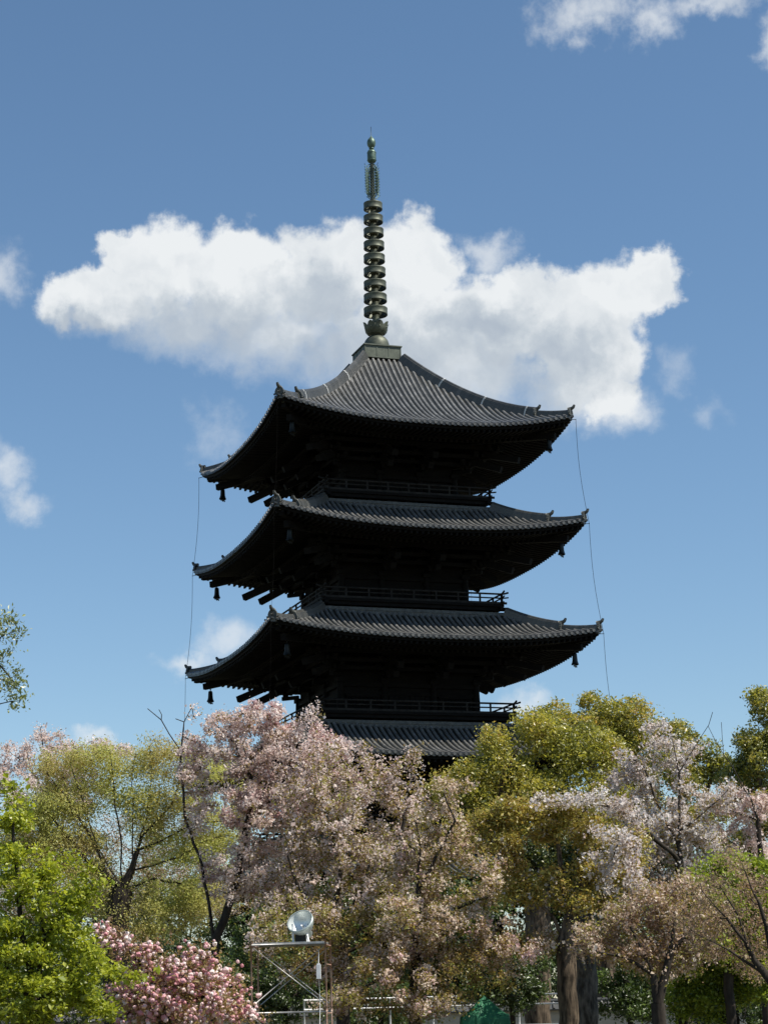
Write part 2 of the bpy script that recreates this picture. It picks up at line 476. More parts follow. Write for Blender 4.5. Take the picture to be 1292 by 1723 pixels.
def make_roof(i):
    q = ROOFS[i]; s, t, w = q['s'], q['t'], q['w']
    tiles = MB()
    nr = 14 if i == 4 else 9
    sp = 0.335
    nroll = int((s - 0.12) / sp)
    xs = (np.arange(-nroll, nroll + 1)) * sp
    for k in range(4):
        # the bed of flat tiles
        rr_ = np.linspace(s, t, nr + 1)
        u = np.linspace(-1, 1, 61)
        P = np.array([[(r * a, -r, h_of(q, r) + lift(q, r * a)) for a in u] for r in rr_])
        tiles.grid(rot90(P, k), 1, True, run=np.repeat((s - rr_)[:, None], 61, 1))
        # eave face and underside of the tile bed
        E = np.array([[(s * a, -s, h_of(q, s) + lift(q, s * a) + dzz) for a in u] for dzz in (0, -.09)] +
                     [[((s - .3) * a, -(s - .3), h_of(q, s - .3) + lift(q, s * a) - .17) for a in u]])
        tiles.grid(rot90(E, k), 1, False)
        # rolls of round tiles, each with its disc at the eave
        for x in xs:
            rin = max(abs(x) + .10, t)
            if rin > s - .25: continue
            n_ = max(3, int((s - rin) / (s - t) * nr) + 1)
            r_ = np.linspace(s + .06, rin, n_ + 1)
            a = np.linspace(-.08 * math.pi, 1.08 * math.pi, 7)
            rad = .092
            jit = rng0.normal(0, .006)
            z0 = h_of(q, r_) + lift(q, x) + .015 + jit
            V = np.stack([np.broadcast_to(x + jit * 2 + rad * np.cos(a), (n_ + 1, 7)), np.broadcast_to(-r_[:, None], (n_ + 1, 7)), z0[:, None] + rad * np.sin(a) * 1.3], -1)
            tiles.grid(rot90(V, k), 0, True, run=np.repeat((s - r_)[:, None] + rng0.uniform(0, .3), 7, 1))
            b = np.arange(9) / 9 * 2 * math.pi
            d0 = np.stack([x + .092 * np.cos(b), np.full(9, -s - .065), z0[0] + .01 + .092 * np.sin(b)], -1)
            d1 = d0.copy(); d1[:, 1] += .07
            tiles.add(rot90(np.concatenate([d0, d1]), k), [(j, (j + 1) % 9, 9 + (j + 1) % 9, 9 + j) for j in range(9)], 0, False, polys=[list(range(9))])
            # hanging edge of the flat tile beside it
            xm = x + sp / 2
            if abs(xm) < s - .1:
                zz = h_of(q, s) + lift(q, xm)
                e_ = np.array([(xm - .12, -s - .03, zz - .005), (xm - .06, -s - .035, zz - .05), (xm + .06, -s - .035, zz - .05), (xm + .12, -s - .03, zz - .005),
                               (xm - .12, -s - .03, zz - .085), (xm - .06, -s - .035, zz - .13), (xm + .06, -s - .035, zz - .13), (xm + .12, -s - .03, zz - .085)])
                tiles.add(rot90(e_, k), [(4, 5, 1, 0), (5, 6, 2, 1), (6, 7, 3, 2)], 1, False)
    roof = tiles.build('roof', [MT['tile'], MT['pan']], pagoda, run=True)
    # skirting of stacked tiles where the roof meets the storey above
    if i < 4:
        sk = MB()
        for k in range(4):
            for (r, z0, z1, out) in ((t + .05, q['zt'] - .12, q['zt'] + .08, .0), (t + .05, q['zt'] + .08, q['zt'] + .18, -.05), (t + .05, q['zt'] + .18, q['zt'] + .28, -.01), (t + .05, q['zt'] + .28, q['zt'] + .36, -.06)):
                P = np.array([[(a * (r + out), -(r + out), z) for a in (-1, 1)] for z in (z0, z1)] + [[(a * (r - .5), -(r - .5), z1) for a in (-1, 1)]])
                sk.grid(rot90(P, k), 0, False)
        sk.build('roof_skirting', MT['bronze_tile'], roof)
    # hips
    for k in range(4):
        rm = MB(); cut = .815 if i == 4 else .82
        rA = np.linspace(t + (-.10 if i == 4 else -.05), s * cut, 14); rB = np.linspace(s * cut - .1, s * .985, 7)
        hp = lambda r, dz=0: rot90(np.stack([-r, -r, h_of(q, r) + lift(q, r) + dz], -1), k)
        big, small = (.50, .46) if i == 4 else (.46, .40)
        sweep(rm, hp(rA), RIDGE(.40, big))
        sweep(rm, hp(rB), RIDGE(.32, small * .72))
        rm.build('hip_ridge', MT['ridge'], roof, run=True)
        dd = rot90(np.array([-1., -1., 0.]), k)
        for rr_, sz in ((s * cut, .64), (s * .985, .60)):
            hm = MB(); p_ = hp(np.array([rr_]))[0]
            horn(hm, p_ + np.array([0, 0, .04]), dd, sz)
            hm.build('ridge_end_tile', MT['bronze_tile'], roof)
        if i == 4:
            for rb in (2.95, 4.85, 6.75):
                bm_ = MB(); pts = hp(np.array([rb - .03, rb + .03]))
                hh = big if rb < 7 else small * .72
                ww = .40 if rb < 7 else .32
                sweep(bm_, pts, [(a * 1.04, b * 1.02 + .01) for a, b in RIDGE(ww, hh)])
                bm_.build('ridge_band', MT['band'], roof)
    # ---- timber under the eaves
    zf = lambda r, x: q['zm'] - .36 + (s - r) * .085 + lift(q, x)          # centre of the flying rafters
    r1 = s - 2.15
    zb = lambda r, x: q['zm'] - .36 + (s - r1 - .15) * .085 - .24 + (r1 + .15 - r) * .27 + lift(q, x) * .92
    for k in range(4):
        bd = MB()
        u = np.linspace(-1, 1, 41)
        def strip(ro, ri, zt_, zb_, b_=bd, fz=zf):
            P = np.array([[(ro * a, -ro, fz(ro, ro * a) + zb_) for a in u], [(ro * a, -ro, fz(ro, ro * a) + zt_) for a in u],
                          [(ri * a, -ri, fz(ri, ri * a) + zt_) for a in u], [(ri * a, -ri, fz(ri, ri * a) + zb_) for a in u], [(ro * a, -ro, fz(ro, ro * a) + zb_) for a in u]])
            b_.grid(rot90(P, k), 0, False)
        strip(s - .16, s - .36, .27, .09)                 # eave board
        strip(r1 + .20, r1 - .02, .0 - .02, -.16)         # board on the base rafters
        P = np.array([[(r * a, -r, zf(r, r * a) + .10) for a in u] for r in (s - .3, r1)] + [[(r * a, -r, zb(r, r * a) + .10) for a in u] for r in (r1, (r1 + w) / 2, w - .1)])
        bd.grid(rot90(P, k), 0, False)                    # soffit boards
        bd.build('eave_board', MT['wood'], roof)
        rf = MB()
        n_ = int((s - .45) / sp)
        for x in np.arange(-n_, n_ + 1) * sp:
            ri = max(abs(x) + .05, r1 - .1)
            if ri < s - .45:
                a_, b_ = s - .22, ri
                rf.beam(rot90(np.array([x, -a_, zf(a_, x)]), k), rot90(np.array([x, -b_, zf(b_, x)]), k), .12, .15)
            ri = max(abs(x) + .05, w - .05)
            if ri < r1:
                a_, b_ = r1 + .17, ri
                rf.beam(rot90(np.array([x, -a_, zb(a_, x)]), k), rot90(np.array([x, -b_, zb(b_, x)]), k), .13, .17)
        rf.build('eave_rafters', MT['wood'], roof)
        # corner rafters, two tiers, with bronze caps on the ends
        cr_ = MB()
        dg = lambda r, z: rot90(np.array([-r, -r, z]), k)
        rc = s * .952
        cr_.beam(dg(rc, zf(rc, rc) - .06), dg(r1 - .4, zf(r1, r1) + .0), .27, .30)
        rc2 = s * .905
        cr_.beam(dg(rc2, zb(r1, r1) - .13), dg(w, zb(w, w) - .1), .30, .36)
        cr_.tube([dg(s * .93, zf(s, s) + .16), dg(s * .93, zf(s, s) + .16) + rot90(np.array([-.72, -.72, -.08]), k)], .018, 6)   # rod that carries the cable
        cr_.build('corner_rafter', MT['wood'], roof)
        cc_ = MB()
        e0, e1 = dg(rc + .02, zf(rc, rc) + .1), dg(rc - .22, zf(rc, rc) + .12)
        cc_.beam(e0, e1, .33, .06)
        cc_.build('corner_rafter_cap', MT['cap'], roof)
    return roof

MT['bronze_tile'] = solid('ridge_end_tile_clay', (.030, .033, .030), (.075, .08, .072), 4.0, 0.55, bump=0.3, bscale=16)

def make_storey(i):
    """walls, columns, doors, lattice windows and the brackets that carry the roof above them"""
    q = ROOFS[i]; w, s = q['w'], q['s']
    z0 = 1.25 if i == 0 else DECKS[i][1] + .02
    r1 = s - 2.15
    zbw = q['zm'] - .36 + 2.0 * .085 - .24 + (r1 + .15 - w) * .27            # base rafters at the wall
    z1 = zbw - .1
    zcol = z1 - 2.15
    wl = MB()
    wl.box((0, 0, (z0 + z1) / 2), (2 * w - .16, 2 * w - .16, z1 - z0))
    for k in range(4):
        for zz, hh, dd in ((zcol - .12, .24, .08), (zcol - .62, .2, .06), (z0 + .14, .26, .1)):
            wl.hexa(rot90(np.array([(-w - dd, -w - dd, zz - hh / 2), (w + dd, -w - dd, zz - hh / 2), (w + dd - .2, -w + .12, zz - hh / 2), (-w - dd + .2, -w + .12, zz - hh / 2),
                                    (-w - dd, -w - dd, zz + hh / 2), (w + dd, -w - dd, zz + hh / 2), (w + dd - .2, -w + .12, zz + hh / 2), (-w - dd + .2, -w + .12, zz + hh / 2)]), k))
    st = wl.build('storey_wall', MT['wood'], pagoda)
    xc = [-w, -w * .36, w * .36, w]
    for k in range(4):
        for x in xc[:-1]:
            cm = MB(); p_ = rot90(np.array([x, -w, 0.]), k)
            cm.lathe([(.2, z0), (.21, (z0 + zcol) / 2), (.18, zcol)], 12, (p_[0], p_[1], 0))
            cm.build('column', MT['wood'], st)
        zt_ = zcol - .74; zl = z0 + .28
        dm = MB()
        for e_ in (-1, 1):
            x0, x1 = (e_ * .02, e_ * (w * .36 - .24))
            xa, xb = min(x0, x1), max(x0, x1)
            for j in range(4):
                a = xa + (xb - xa) * j / 4; b = xa + (xb - xa) * (j + 1) / 4
                c = rot90(np.array([(a + b) / 2, -w - .03, (zl + zt_) / 2]), k)
                dm.box(c, ((b - a) - .02, .10, zt_ - zl) if k % 2 == 0 else (.10, (b - a) - .02, zt_ - zl))
        dm.build('door', MT['wood'], st)
        for e_ in (-1, 1):
            wm = MB(); xa, xb = sorted((e_ * (w * .36 + .32), e_ * (w - .32)))
            n_ = 14
            for j in range(n_):
                x = xa + (xb - xa) * (j + .5) / n_
                c = rot90(np.array([x, -w - .01, zl + (zt_ - zl) * .58]), k)
                wm.box(c, (.07, .09, (zt_ - zl) * .8), rz=R(45) + k * math.pi / 2)
            for zz in (zl + (zt_ - zl) * .16, zt_ - .03):
                c = rot90(np.array([(xa + xb) / 2, -w - .02, zz]), k)
                wm.box(c, (xb - xa, .12, .1) if k % 2 == 0 else (.12, xb - xa, .1))
            wm.build('lattice_window', MT['wood'], st)
        # brackets: three steps outward under each column line, with two slanting tail rafters
        for j, x in enumerate(xc):
            diag = (j == 0)
            if j == 3: continue
            bm_ = MB()
            d = np.array([-1., -1., 0]) if diag else np.array([0., -1., 0])
            sc = 1.0
            base = np.array([x, -w, zcol])
            sd_ = np.array([-d[1], d[0], 0]); sd_ /= np.linalg.norm(sd_)
            def put(a, b, ww, hh): bm_.beam(rot90(a, k), rot90(b, k), ww, hh)
            zz = zcol + .16
            bm_.box(rot90(base + np.array([0, 0, .12]), k), (.46, .46, .26))
            for n_, (o_, dzz) in enumerate(((.62, .34), (1.22, .70), (1.82, 1.02))):
                put(base + np.array([0, 0, dzz]), base + d * (o_ + .16) + np.array([0, 0, dzz]), .19, .22)
                e_ = base + d * o_ + np.array([0, 0, dzz + .2])
                bm_.box(rot90(e_, k), (.28, .28, .16))
                if not diag or True:
                    put(e_ - sd_ * .72 + np.array([0, 0, .17]), e_ + sd_ * .72 + np.array([0, 0, .17]), .17, .2)
                    for f in (-.6, 0, .6):
                        bm_.box(rot90(e_ + sd_ * f + np.array([0, 0, .33]), k), (.26, .26, .15))
            for (o_, dz0, dz1, wd) in ((2.15, .22, 1.25, .32), (2.95, .62, 1.75, .34)):
                put(base + d * o_ + np.array([0, 0, dz0 - .05]), base + d * .1 + np.array([0, 0, dz1]), wd, .36)
            bm_.build('bracket', MT['wood'], st)
        # purlins that tie the brackets together
        pm = MB()
        for o_, dzz in ((.62, .72), (1.22, 1.08), (1.95, 1.46)):
            L = w + o_ + .45
            pm.beam(rot90(np.array([-L, -w - o_, zcol + dzz]), k), rot90(np.array([L, -w - o_, zcol + dzz]), k), .18, .22)
        pm.build('purlin', MT['wood'], st)
    return st

def make_balcony(i):
    b, zd = DECKS[i]
    q = ROOFS[i - 1]
    dk = MB()
    th_ = .16
    for k in range(4):
        u = np.linspace(-1, 1, 2)
        P = np.array([[(b * a, -b, zd) for a in u], [(b * a, -b, zd - th_) for a in u], [((b - .14) * a, -(b - .14), zd - th_) for a in u],
                      [((b - .14) * a, -(b - .14), zd - .34) for a in u], [((b - .7) * a, -(b - .7), zd - .34) for a in u]])
        dk.grid(rot90(P, k), 0, False)
        P = np.array([[(b * a, -b, zd) for a in u], [((q['t'] - 2) * a, -(q['t'] - 2), zd) for a in u]])
        dk.grid(rot90(P, k), 0, False)
        # recessed base with small brackets between roof and floor
        rb = b - .55
        P = np.array([[(rb * a, -rb, z) for a in u] for z in (zd - .34, q['zt'] + .1)])
        dk.grid(rot90(P, k), 0, False)
        for x in np.linspace(-rb, rb, 9):
            dk.box(rot90(np.array([x, -rb - .12, zd - .46]), k), (.22, .22, .22))
        dk.beam(rot90(np.array([-b - .20, -b + .22, zd - .27]), k), rot90(np.array([b + .20, -b + .22, zd - .27]), k), .20, .20)
    bal = dk.build('balcony', MT['wood'], pagoda)
    for k in range(4):
        rl = MB()
        r = b - .10
        def curve(L, z, lift_):
            xs_ = np.concatenate([[-L - .42, -L - .22, -L], np.linspace(-L * .8, L * .8, 5), [L, L + .22, L + .42]])
            zs = np.array([lift_, lift_ * .35, 0, 0, 0, 0, 0, 0, 0, lift_ * .35, lift_])
            return rot90(np.stack([xs_, np.full(11, -r), z + zs], -1), k)
        rl.tube(curve(r, zd + .60, .10), .055, 8)
        rl.tube(curve(r, zd + .36, .05), .045, 6)
        rl.beam(rot90(np.array([-r - .3, -r, zd + .07]), k), rot90(np.array([r + .3, -r, zd + .07]), k), .10, .12)
        n_ = 8
        for j in range(n_ + 1):
            x = -r + 2 * r * j / n_
            big = j in (0, n_)
            rl.box(rot90(np.array([x, -r, zd + (.32 if not big else .33)]), k), (.09, .09, .52) if not big else (.12, .12, .62))
        rl.build('railing', MT['rail'], bal)
    return bal

for i in range(5):
    make_roof(i)
    make_storey(i)
    if i: make_balcony(i)

mb = MB()
mb.box((0, 0, .62), (14.6, 14.6, 1.24)); mb.box((0, 0, 1.16), (15.0, 15.0, .22))
for k in range(4):
    for j in range(5):
        mb.box(rot90(np.array([0, -7.45 - .3 * j - .15, (1.05 - .21 * j) / 2]), k), (2.4, .3, 1.05 - .21 * j) if k % 2 == 0 else (.3, 2.4, 1.05 - .21 * j))
mb.build('stone_platform', MT['stone'], pagoda)

# ---- spire
sp_ = MB()
sp_.lathe([(.22, 41.6), (.20, 44), (.17, 49.5), (.15, 51), (.12, 53), (.10, 54.2)], 12)
spire = sp_.build('spire', MT['bronze'], pagoda)
mb = MB()
mb.box((0, 0, 40.37), (2.30, 2.30, .76)); mb.box((0, 0, 40.785), (2.44, 2.44, .07)); mb.box((0, 0, 40.02), (2.38, 2.38, .08))
for k in range(4):
    for x in (-1.12, -.38, .38, 1.12):
        c = rot90(np.array([x, -1.155, 40.38]), k); mb.box(c, (.05, .03, .68) if k % 2 == 0 else (.03, .05, .68))
mb.build('roof_box', MT['box'], spire)
mb = MB(); mb.lathe([(.80, 40.82), (.80, 40.95), (.77, 41.2), (.70, 41.42), (.56, 41.6), (.36, 41.72), (.30, 41.75)], 28); mb.build('inverted_bowl', MT['bronze'], spire)
mb = MB()
mb.lathe([(.30, 41.72), (.34, 41.78), (.52, 41.88), (.60, 42.05), (.62, 42.2), (.60, 42.42), (.30, 42.45)], 24)
for j in range(8):
    a0 = j * math.pi / 4; P = []
    for (rr_, zz, hw) in ((.50, 41.84, .18), (.64, 42.0, .25), (.68, 42.2, .27), (.71, 42.38, .25), (.76, 42.50, .16), (.80, 42.56, .03)):
        row = []
        for f in (-1, -.5, 0, .5, 1):
            an = a0 + f * hw / rr_; r2 = rr_ + .035 * (1 - f * f)
            row.append((r2 * math.cos(an), r2 * math.sin(an), zz))
        P.append(row)
    mb.grid(np.array(P), 0, True)
    mb.lathe([(.0, .06), (.05, .045), (.06, 0), (.05, -.045), (0, -.06)], 8, (.69 * math.cos(a0), .69 * math.sin(a0), 42.2))
mb.build('lotus_flower', MT['bronze'], spire)
for j in range(9):
    z = 43.30 + j * .862
    ro = .725 - j * (.725 - .577) / 8
    mb = MB()
    hh = .22
    mb.lathe([(ro - .045, z - hh), (ro, z - hh), (ro + .012, z - hh + .05), (ro, z - hh + .07), (ro, z + hh - .07), (ro + .012, z + hh - .05), (ro, z + hh), (ro - .045, z + hh), (ro - .045, z - hh)], 32)
    mb.lathe([(.20, z - .16), (.235, z - .16), (.235, z + .16), (.20, z + .16)], 14)
    for a in range(8):
        an = a * math.pi / 4 + .2
        mb.beam((.2 * math.cos(an), .2 * math.sin(an), z + .09), ((ro - .02) * math.cos(an), (ro - .02) * math.sin(an), z + .09), .045, .07)
    mb.build('ring', MT['bronze'], spire)
def scroll(mb, k, pts, rad):
    an = k * math.pi / 2 + R(20)
    p_ = np.array([(x * math.cos(an), x * math.sin(an), z) for x, z in pts]); mb.tube(p_, rad, 5)
for k in range(4):
    mb = MB()
    outl = [(.08, 50.75), (.30, 50.80), (.44, 51.0), (.50, 51.5), (.50, 52.1), (.46, 52.6), (.34, 52.85), (.18, 52.98), (.10, 53.0)]
    inn = [(.12, 50.95), (.26, 51.0), (.34, 51.2), (.36, 51.8), (.34, 52.5), (.22, 52.72), (.12, 52.75)]
    scroll(mb, k, outl, .030); scroll(mb, k, inn, .036)
    for zc in np.linspace(51.1, 52.6, 9):
        t = np.linspace(0, 4.6, 9)
        scroll(mb, k, [(.43 + .05 * math.cos(a), zc + .08 * math.sin(a)) for a in t], .022)
        scroll(mb, k, [(.23 + .09 * math.cos(a + 2), zc + .08 * math.sin(a + 2)) for a in t], .022)
    for zc in np.linspace(50.95, 52.8, 11):
        scroll(mb, k, [(.48, zc), (.56, zc + .06), (.58, zc + .14)], .018)
    mb.build('water_flame_plate', MT['verdigris'], spire)
mb = MB(); mb.lathe([(.12, 53.12), (.22, 53.16), (.27, 53.24), (.275, 53.5), (.275, 53.75), (.26, 53.86), (.2, 53.95), (.1, 54.0)], 20)
for zz in (53.28, 53.78): mb.lathe([(.27, zz - .03), (.30, zz), (.27, zz + .03)], 20)
mb.build('dragon_wheel', MT['verdigris'], spire)
mb = MB(); mb.lathe([(.1, 54.10), (.17, 54.16), (.245, 54.28), (.27, 54.42), (.26, 54.56), (.2, 54.70), (.11, 54.80), (.05, 54.87), (0.02, 54.95)], 20)
mb.lathe([(.10, 54.0), (.15, 54.04), (.16, 54.1), (.1, 54.14)], 16)
mb.build('jewel', MT['verdigris'], spire)
mb = MB(); mb.tube([(0, 0, 54.9), (0, 0, 55.55)], .014, 6); mb.build('lightning_rod', MT['bronze'], spire)

# ------------------------------------------------------------------ wind bells and lightning cables, hung from the eave corners
def to_world(p):
    c, s_ = math.cos(TH), math.sin(TH)
    return np.array([PX_ + c * p[0] - s_ * p[1], PY_ + s_ * p[0] + c * p[1], p[2]])
CORN = {'near': (-1, -1), 'right': (1, -1), 'left': (-1, 1)}
def make_bell(loc, label):
    root = empty('wind_bell', loc, TH + R(45)); root.scale = (1.15, 1.15, 1.15)
    tag(root, label, 'wind bell', 'bronze wind bells under the eave corners')
    mb = MB()
    # almond-section bell with a flared, notched mouth
    prof = [(.03, -.18), (.10, -.19), (.135, -.25), (.145, -.40), (.155, -.55), (.185, -.66), (.23, -.72)]
    n = 16; t = np.arange(n) / n * 2 * math.pi
    V = np.array([(r * math.cos(a), .8 * r * math.sin(a), z - (.05 * abs(math.cos(2 * a)) if j == len(prof) - 1 else 0)) for j, (r, z) in enumerate(prof) for a in t])
    q = [(i * n + j, i * n + (j + 1) % n, (i + 1) * n + (j + 1) % n, (i + 1) * n + j) for i in range(len(prof) - 1) for j in range(n)]
    mb.add(V, q, 0, True, polys=[list(range(n))])
    mb.build('bell_body', MT['bell'], root)
    mb = MB(); mb.tube([(0, 0, 0.12), (0, 0, -.19)], .016, 6)
    a = np.linspace(0, 2 * math.pi, 11); mb.tube(np.stack([.05 * np.cos(a), 0 * a, -.10 + .06 * np.sin(a)], -1), .012, 5, cap=False)
    mb.build('hanger', MT['bell'], root)
    mb = MB(); mb.tube([(0, 0, -.5), (0, 0, -.80)], .010, 5)
    pl = [(-.24, -.80), (-.20, -.88), (-.10, -.845), (0, -.90), (.10, -.845), (.20, -.88), (.24, -.80), (.1, -.78), (0, -.74), (-.1, -.78)]
    P = [(x, y, z) for y in (-.015, .015) for x, z in pl]; n = len(pl)
    mb.add(P, [(j, (j + 1) % n, n + (j + 1) % n, n + j) for j in range(n)], 0, False, polys=[list(range(n))[::-1], list(range(n, 2 * n))])
    mb.build('clapper_plate', MT['bell'], root)
    return root
names = {4: 'top', 3: 'second highest', 2: 'third highest'}
for i in (4, 3, 2):
    q = ROOFS[i]; r1 = q['s'] - 2.15
    for c, (ex, ey) in CORN.items():
        rr_ = q['s'] * .872
        zz = q['zm'] - .36 + 2.0 * .085 - .24 + .92 * q['dz'] - .50
        p_ = to_world((ex * rr_, ey * rr_, zz))
        side = {'near': 'dark bronze wind bell in deep shade under the near corner of the %s eave', 'right': 'dark bronze wind bell against the sky under the right corner of the %s eave',
                'left': 'dark bronze wind bell against the sky under the left corner of the %s eave'}[c] % names[i]
        make_bell(p_, side)

for c, (ex, ey) in dict(CORN, far=(1, 1)).items():
    pts = []
    for i in (4, 3, 2, 1, 0):
        q = ROOFS[i]; k = q['s'] * .93 + .70
        pts.append(np.array([ex * k, ey * k, q['zm'] - .36 + q['dz'] + .10]))
    k = ROOFS[0]['s'] + 1.2
    pts.append(np.array([ex * k, ey * k, 0.0]))
    full = []
    for a, b in zip(pts[:-1], pts[1:]):
        for t in np.linspace(0, 1, 9)[:-1]:
            p_ = a + (b - a) * t
            out = -.22 * math.sin(math.pi * t)
            full.append(p_ + np.array([ex * out * .5, ey * out * .5, 0]))
    full.append(pts[-1])
    mb = MB(); mb.tube([to_world(p_) for p_ in full], .006 if c in ('near', 'far') else .012, 5)
    o = mb.build('lightning_cable', MT['wood'])
    tag(o, {'near': 'thin dark cable strung down the near corners of the pagoda eaves', 'right': 'thin dark cable strung down the right corners of the pagoda eaves against the sky',
            'left': 'thin dark cable strung down the left corners of the pagoda eaves against the sky', 'far': 'thin dark cable strung down the far back corners of the pagoda eaves'}[c], 'cable', 'lightning cables on the pagoda corners')

# ------------------------------------------------------------------ trees
def field(P, rng, n=5, L=1.6):
    """smooth random field of wavelength about L"""
    out = np.zeros(len(P))
    for _ in range(n):
        k = rng.normal(0, 1, 3); k *= (2 * math.pi / L) * rng.uniform(.6, 1.4) / np.linalg.norm(k)
        out += np.sin(P @ k + rng.uniform(0, 6.28))
    return out / math.sqrt(n)

def in_blobs(blobs, Y, n, rng, thin=0.0, L=1.6, shell=0.0):
    """points spread through ellipsoids given as (px, py, rx, ry[, depth offset]) at depth Y"""
    vol = np.array([b[2] * b[3] * b[2] for b in blobs], float) ** .75
    cnt = np.maximum(3, (vol / vol.sum() * n).astype(int))
    out = []
    for b, c_ in zip(blobs, cnt):
        dy = b[4] if len(b) > 4 else 0.0
        c = at(b[0], b[1], Y + dy); k = m_per_px(Y + dy)
        rx, rz = b[2] * k, b[3] * k; ry = max(rx, rz) * .85
        d = rng.normal(0, 1, (c_, 3)); d /= np.linalg.norm(d, axis=1)[:, None]
        r = rng.uniform(shell ** 3, 1, c_) ** (1 / 3)
        r = r * (1 + .16 * rng.normal(0, 1, c_))
        out.append(c + d * r[:, None] * np.array([rx, ry, rz]))
    P = np.concatenate(out)
    if thin > 0: P = P[field(P, rng, 5, L) > -1.6 + 2.2 * thin]
    return P

def colonize(nodes, par, A_, step, kill, rng, up=.12, wob=.22, iters=120):
    nodes = [np.array(p, float) for p in nodes]; par = list(par)
    N = np.array(nodes)
    d = np.linalg.norm(A_[:, None] - N[None], axis=2)
    idx = d.argmin(1); dist = d.min(1)
    alive = dist > kill
    for _ in range(iters):
        if not alive.any(): break
        act = np.where(alive)[0]
        v = A_[act] - N[idx[act]]; v /= np.linalg.norm(v, axis=1)[:, None] + 1e-9
        u, inv = np.unique(idx[act], return_inverse=True)
        S = np.zeros((len(u), 3)); np.add.at(S, inv, v)
        S /= np.linalg.norm(S, axis=1)[:, None] + 1e-9
        S += rng.normal(0, wob, S.shape); S[:, 2] += up
        S /= np.linalg.norm(S, axis=1)[:, None] + 1e-9
        new = N[u] + S * step
        n0 = len(N)
        N = np.concatenate([N, new]); par += list(u)
        dn = np.linalg.norm(A_[act][:, None] - new[None], axis=2)
        j = dn.argmin(1); dm = dn.min(1)
        better = dm < dist[act]
        idx[act[better]] = n0 + j[better]; dist[act[better]] = dm[better]
        alive &= dist > kill
        if len(N) > 9000: break
    return N, np.array(par)

def limb_mesh(mb, N, par, rad, n, mat=0, minr=0.0):
    """tapered tubes along a branch tree; neighbouring pieces share their rings"""
    ch = np.where(par >= 0)[0]
    ch = ch[rad[ch] >= minr]
    T = np.zeros_like(N)
    v = N[ch] - N[par[ch]]; v /= np.linalg.norm(v, axis=1)[:, None] + 1e-9
    T[ch] = v
    root = par < 0
    for c_ in ch[::-1]: 
        if root[par[c_]]: T[par[c_]] = T[c_]
    T[np.linalg.norm(T, axis=1) < .1] = (0, 0, 1)
    ref = np.where(np.abs(T[:, 2:3]) < .9, np.array([[0, 0, 1.0]]), np.array([[1.0, 0, 0]]))
    a = np.cross(T, ref); a /= np.linalg.norm(a, axis=1)[:, None] + 1e-9
    b = np.cross(T, a)
    t = np.arange(n) / n * 2 * math.pi
    dirs = lambda i, src: np.cos(t)[None, :, None] * a[src][:, None] + np.sin(t)[None, :, None] * b[src][:, None]
    p = par[ch]
    r0 = np.minimum(rad[p], rad[ch] * 1.35); r1 = rad[ch]
    # same frame at both ends unless the parent continues straight
    main = (rad[ch] > .6 * rad[p])
    srcp = np.where(main, p, ch)
    V0 = N[p][:, None] + dirs(0, srcp) * r0[:, None, None]
    V1 = N[ch][:, None] + dirs(1, ch) * r1[:, None, None]
    V = np.concatenate([V0, V1], 1).reshape(-1, 3)
    m_ = len(ch); base = (np.arange(m_) * 2 * n)[:, None]
    j = np.arange(n)[None]; j2 = (j + 1) % n
    # frames may be turned against each other: pick the twist by nearest vertex
    d0 = np.linalg.norm(V0[:, :1] - N[p][:, None] - (V1 - N[ch][:, None]) * (r0 / np.maximum(r1, 1e-6))[:, None, None], axis=2).argmin(1)[:, None]
    Q = np.stack([base + j, base + j2, base + n + (j2 + d0) % n, base + n + (j + d0) % n], -1).reshape(-1, 4)
    mb.add(V, Q, mat, True)

def leaf_quads(mb, Cn, size, rng, mat=0, aspect=.55, flat=0.0, droop=0.0, var=.35):
    """folded diamond leaves"""
    n = len(Cn)
    nr = rng.normal(0, 1, (n, 3)); nr[:, 2] += flat; nr /= np.linalg.norm(nr, axis=1)[:, None]
    t = rng.normal(0, 1, (n, 3)); t[:, 2] -= droop
    t -= nr * (t * nr).sum(1)[:, None]; t /= np.linalg.norm(t, axis=1)[:, None] + 1e-9
    b = np.cross(nr, t)
    s_ = size * np.exp(rng.normal(0, var, n))[:, None]
    V = np.stack([Cn - t * s_ * .5, Cn + b * s_ * aspect * .5 + nr * s_ * .08 - t * s_ * .05, Cn + t * s_ * .5 - nr * s_ * .05, Cn - b * s_ * aspect * .5 + nr * s_ * .08 - t * s_ * .05], 1)
    mb.add(V.reshape(-1, 3), np.arange(4 * n).reshape(-1, 4), mat, False)

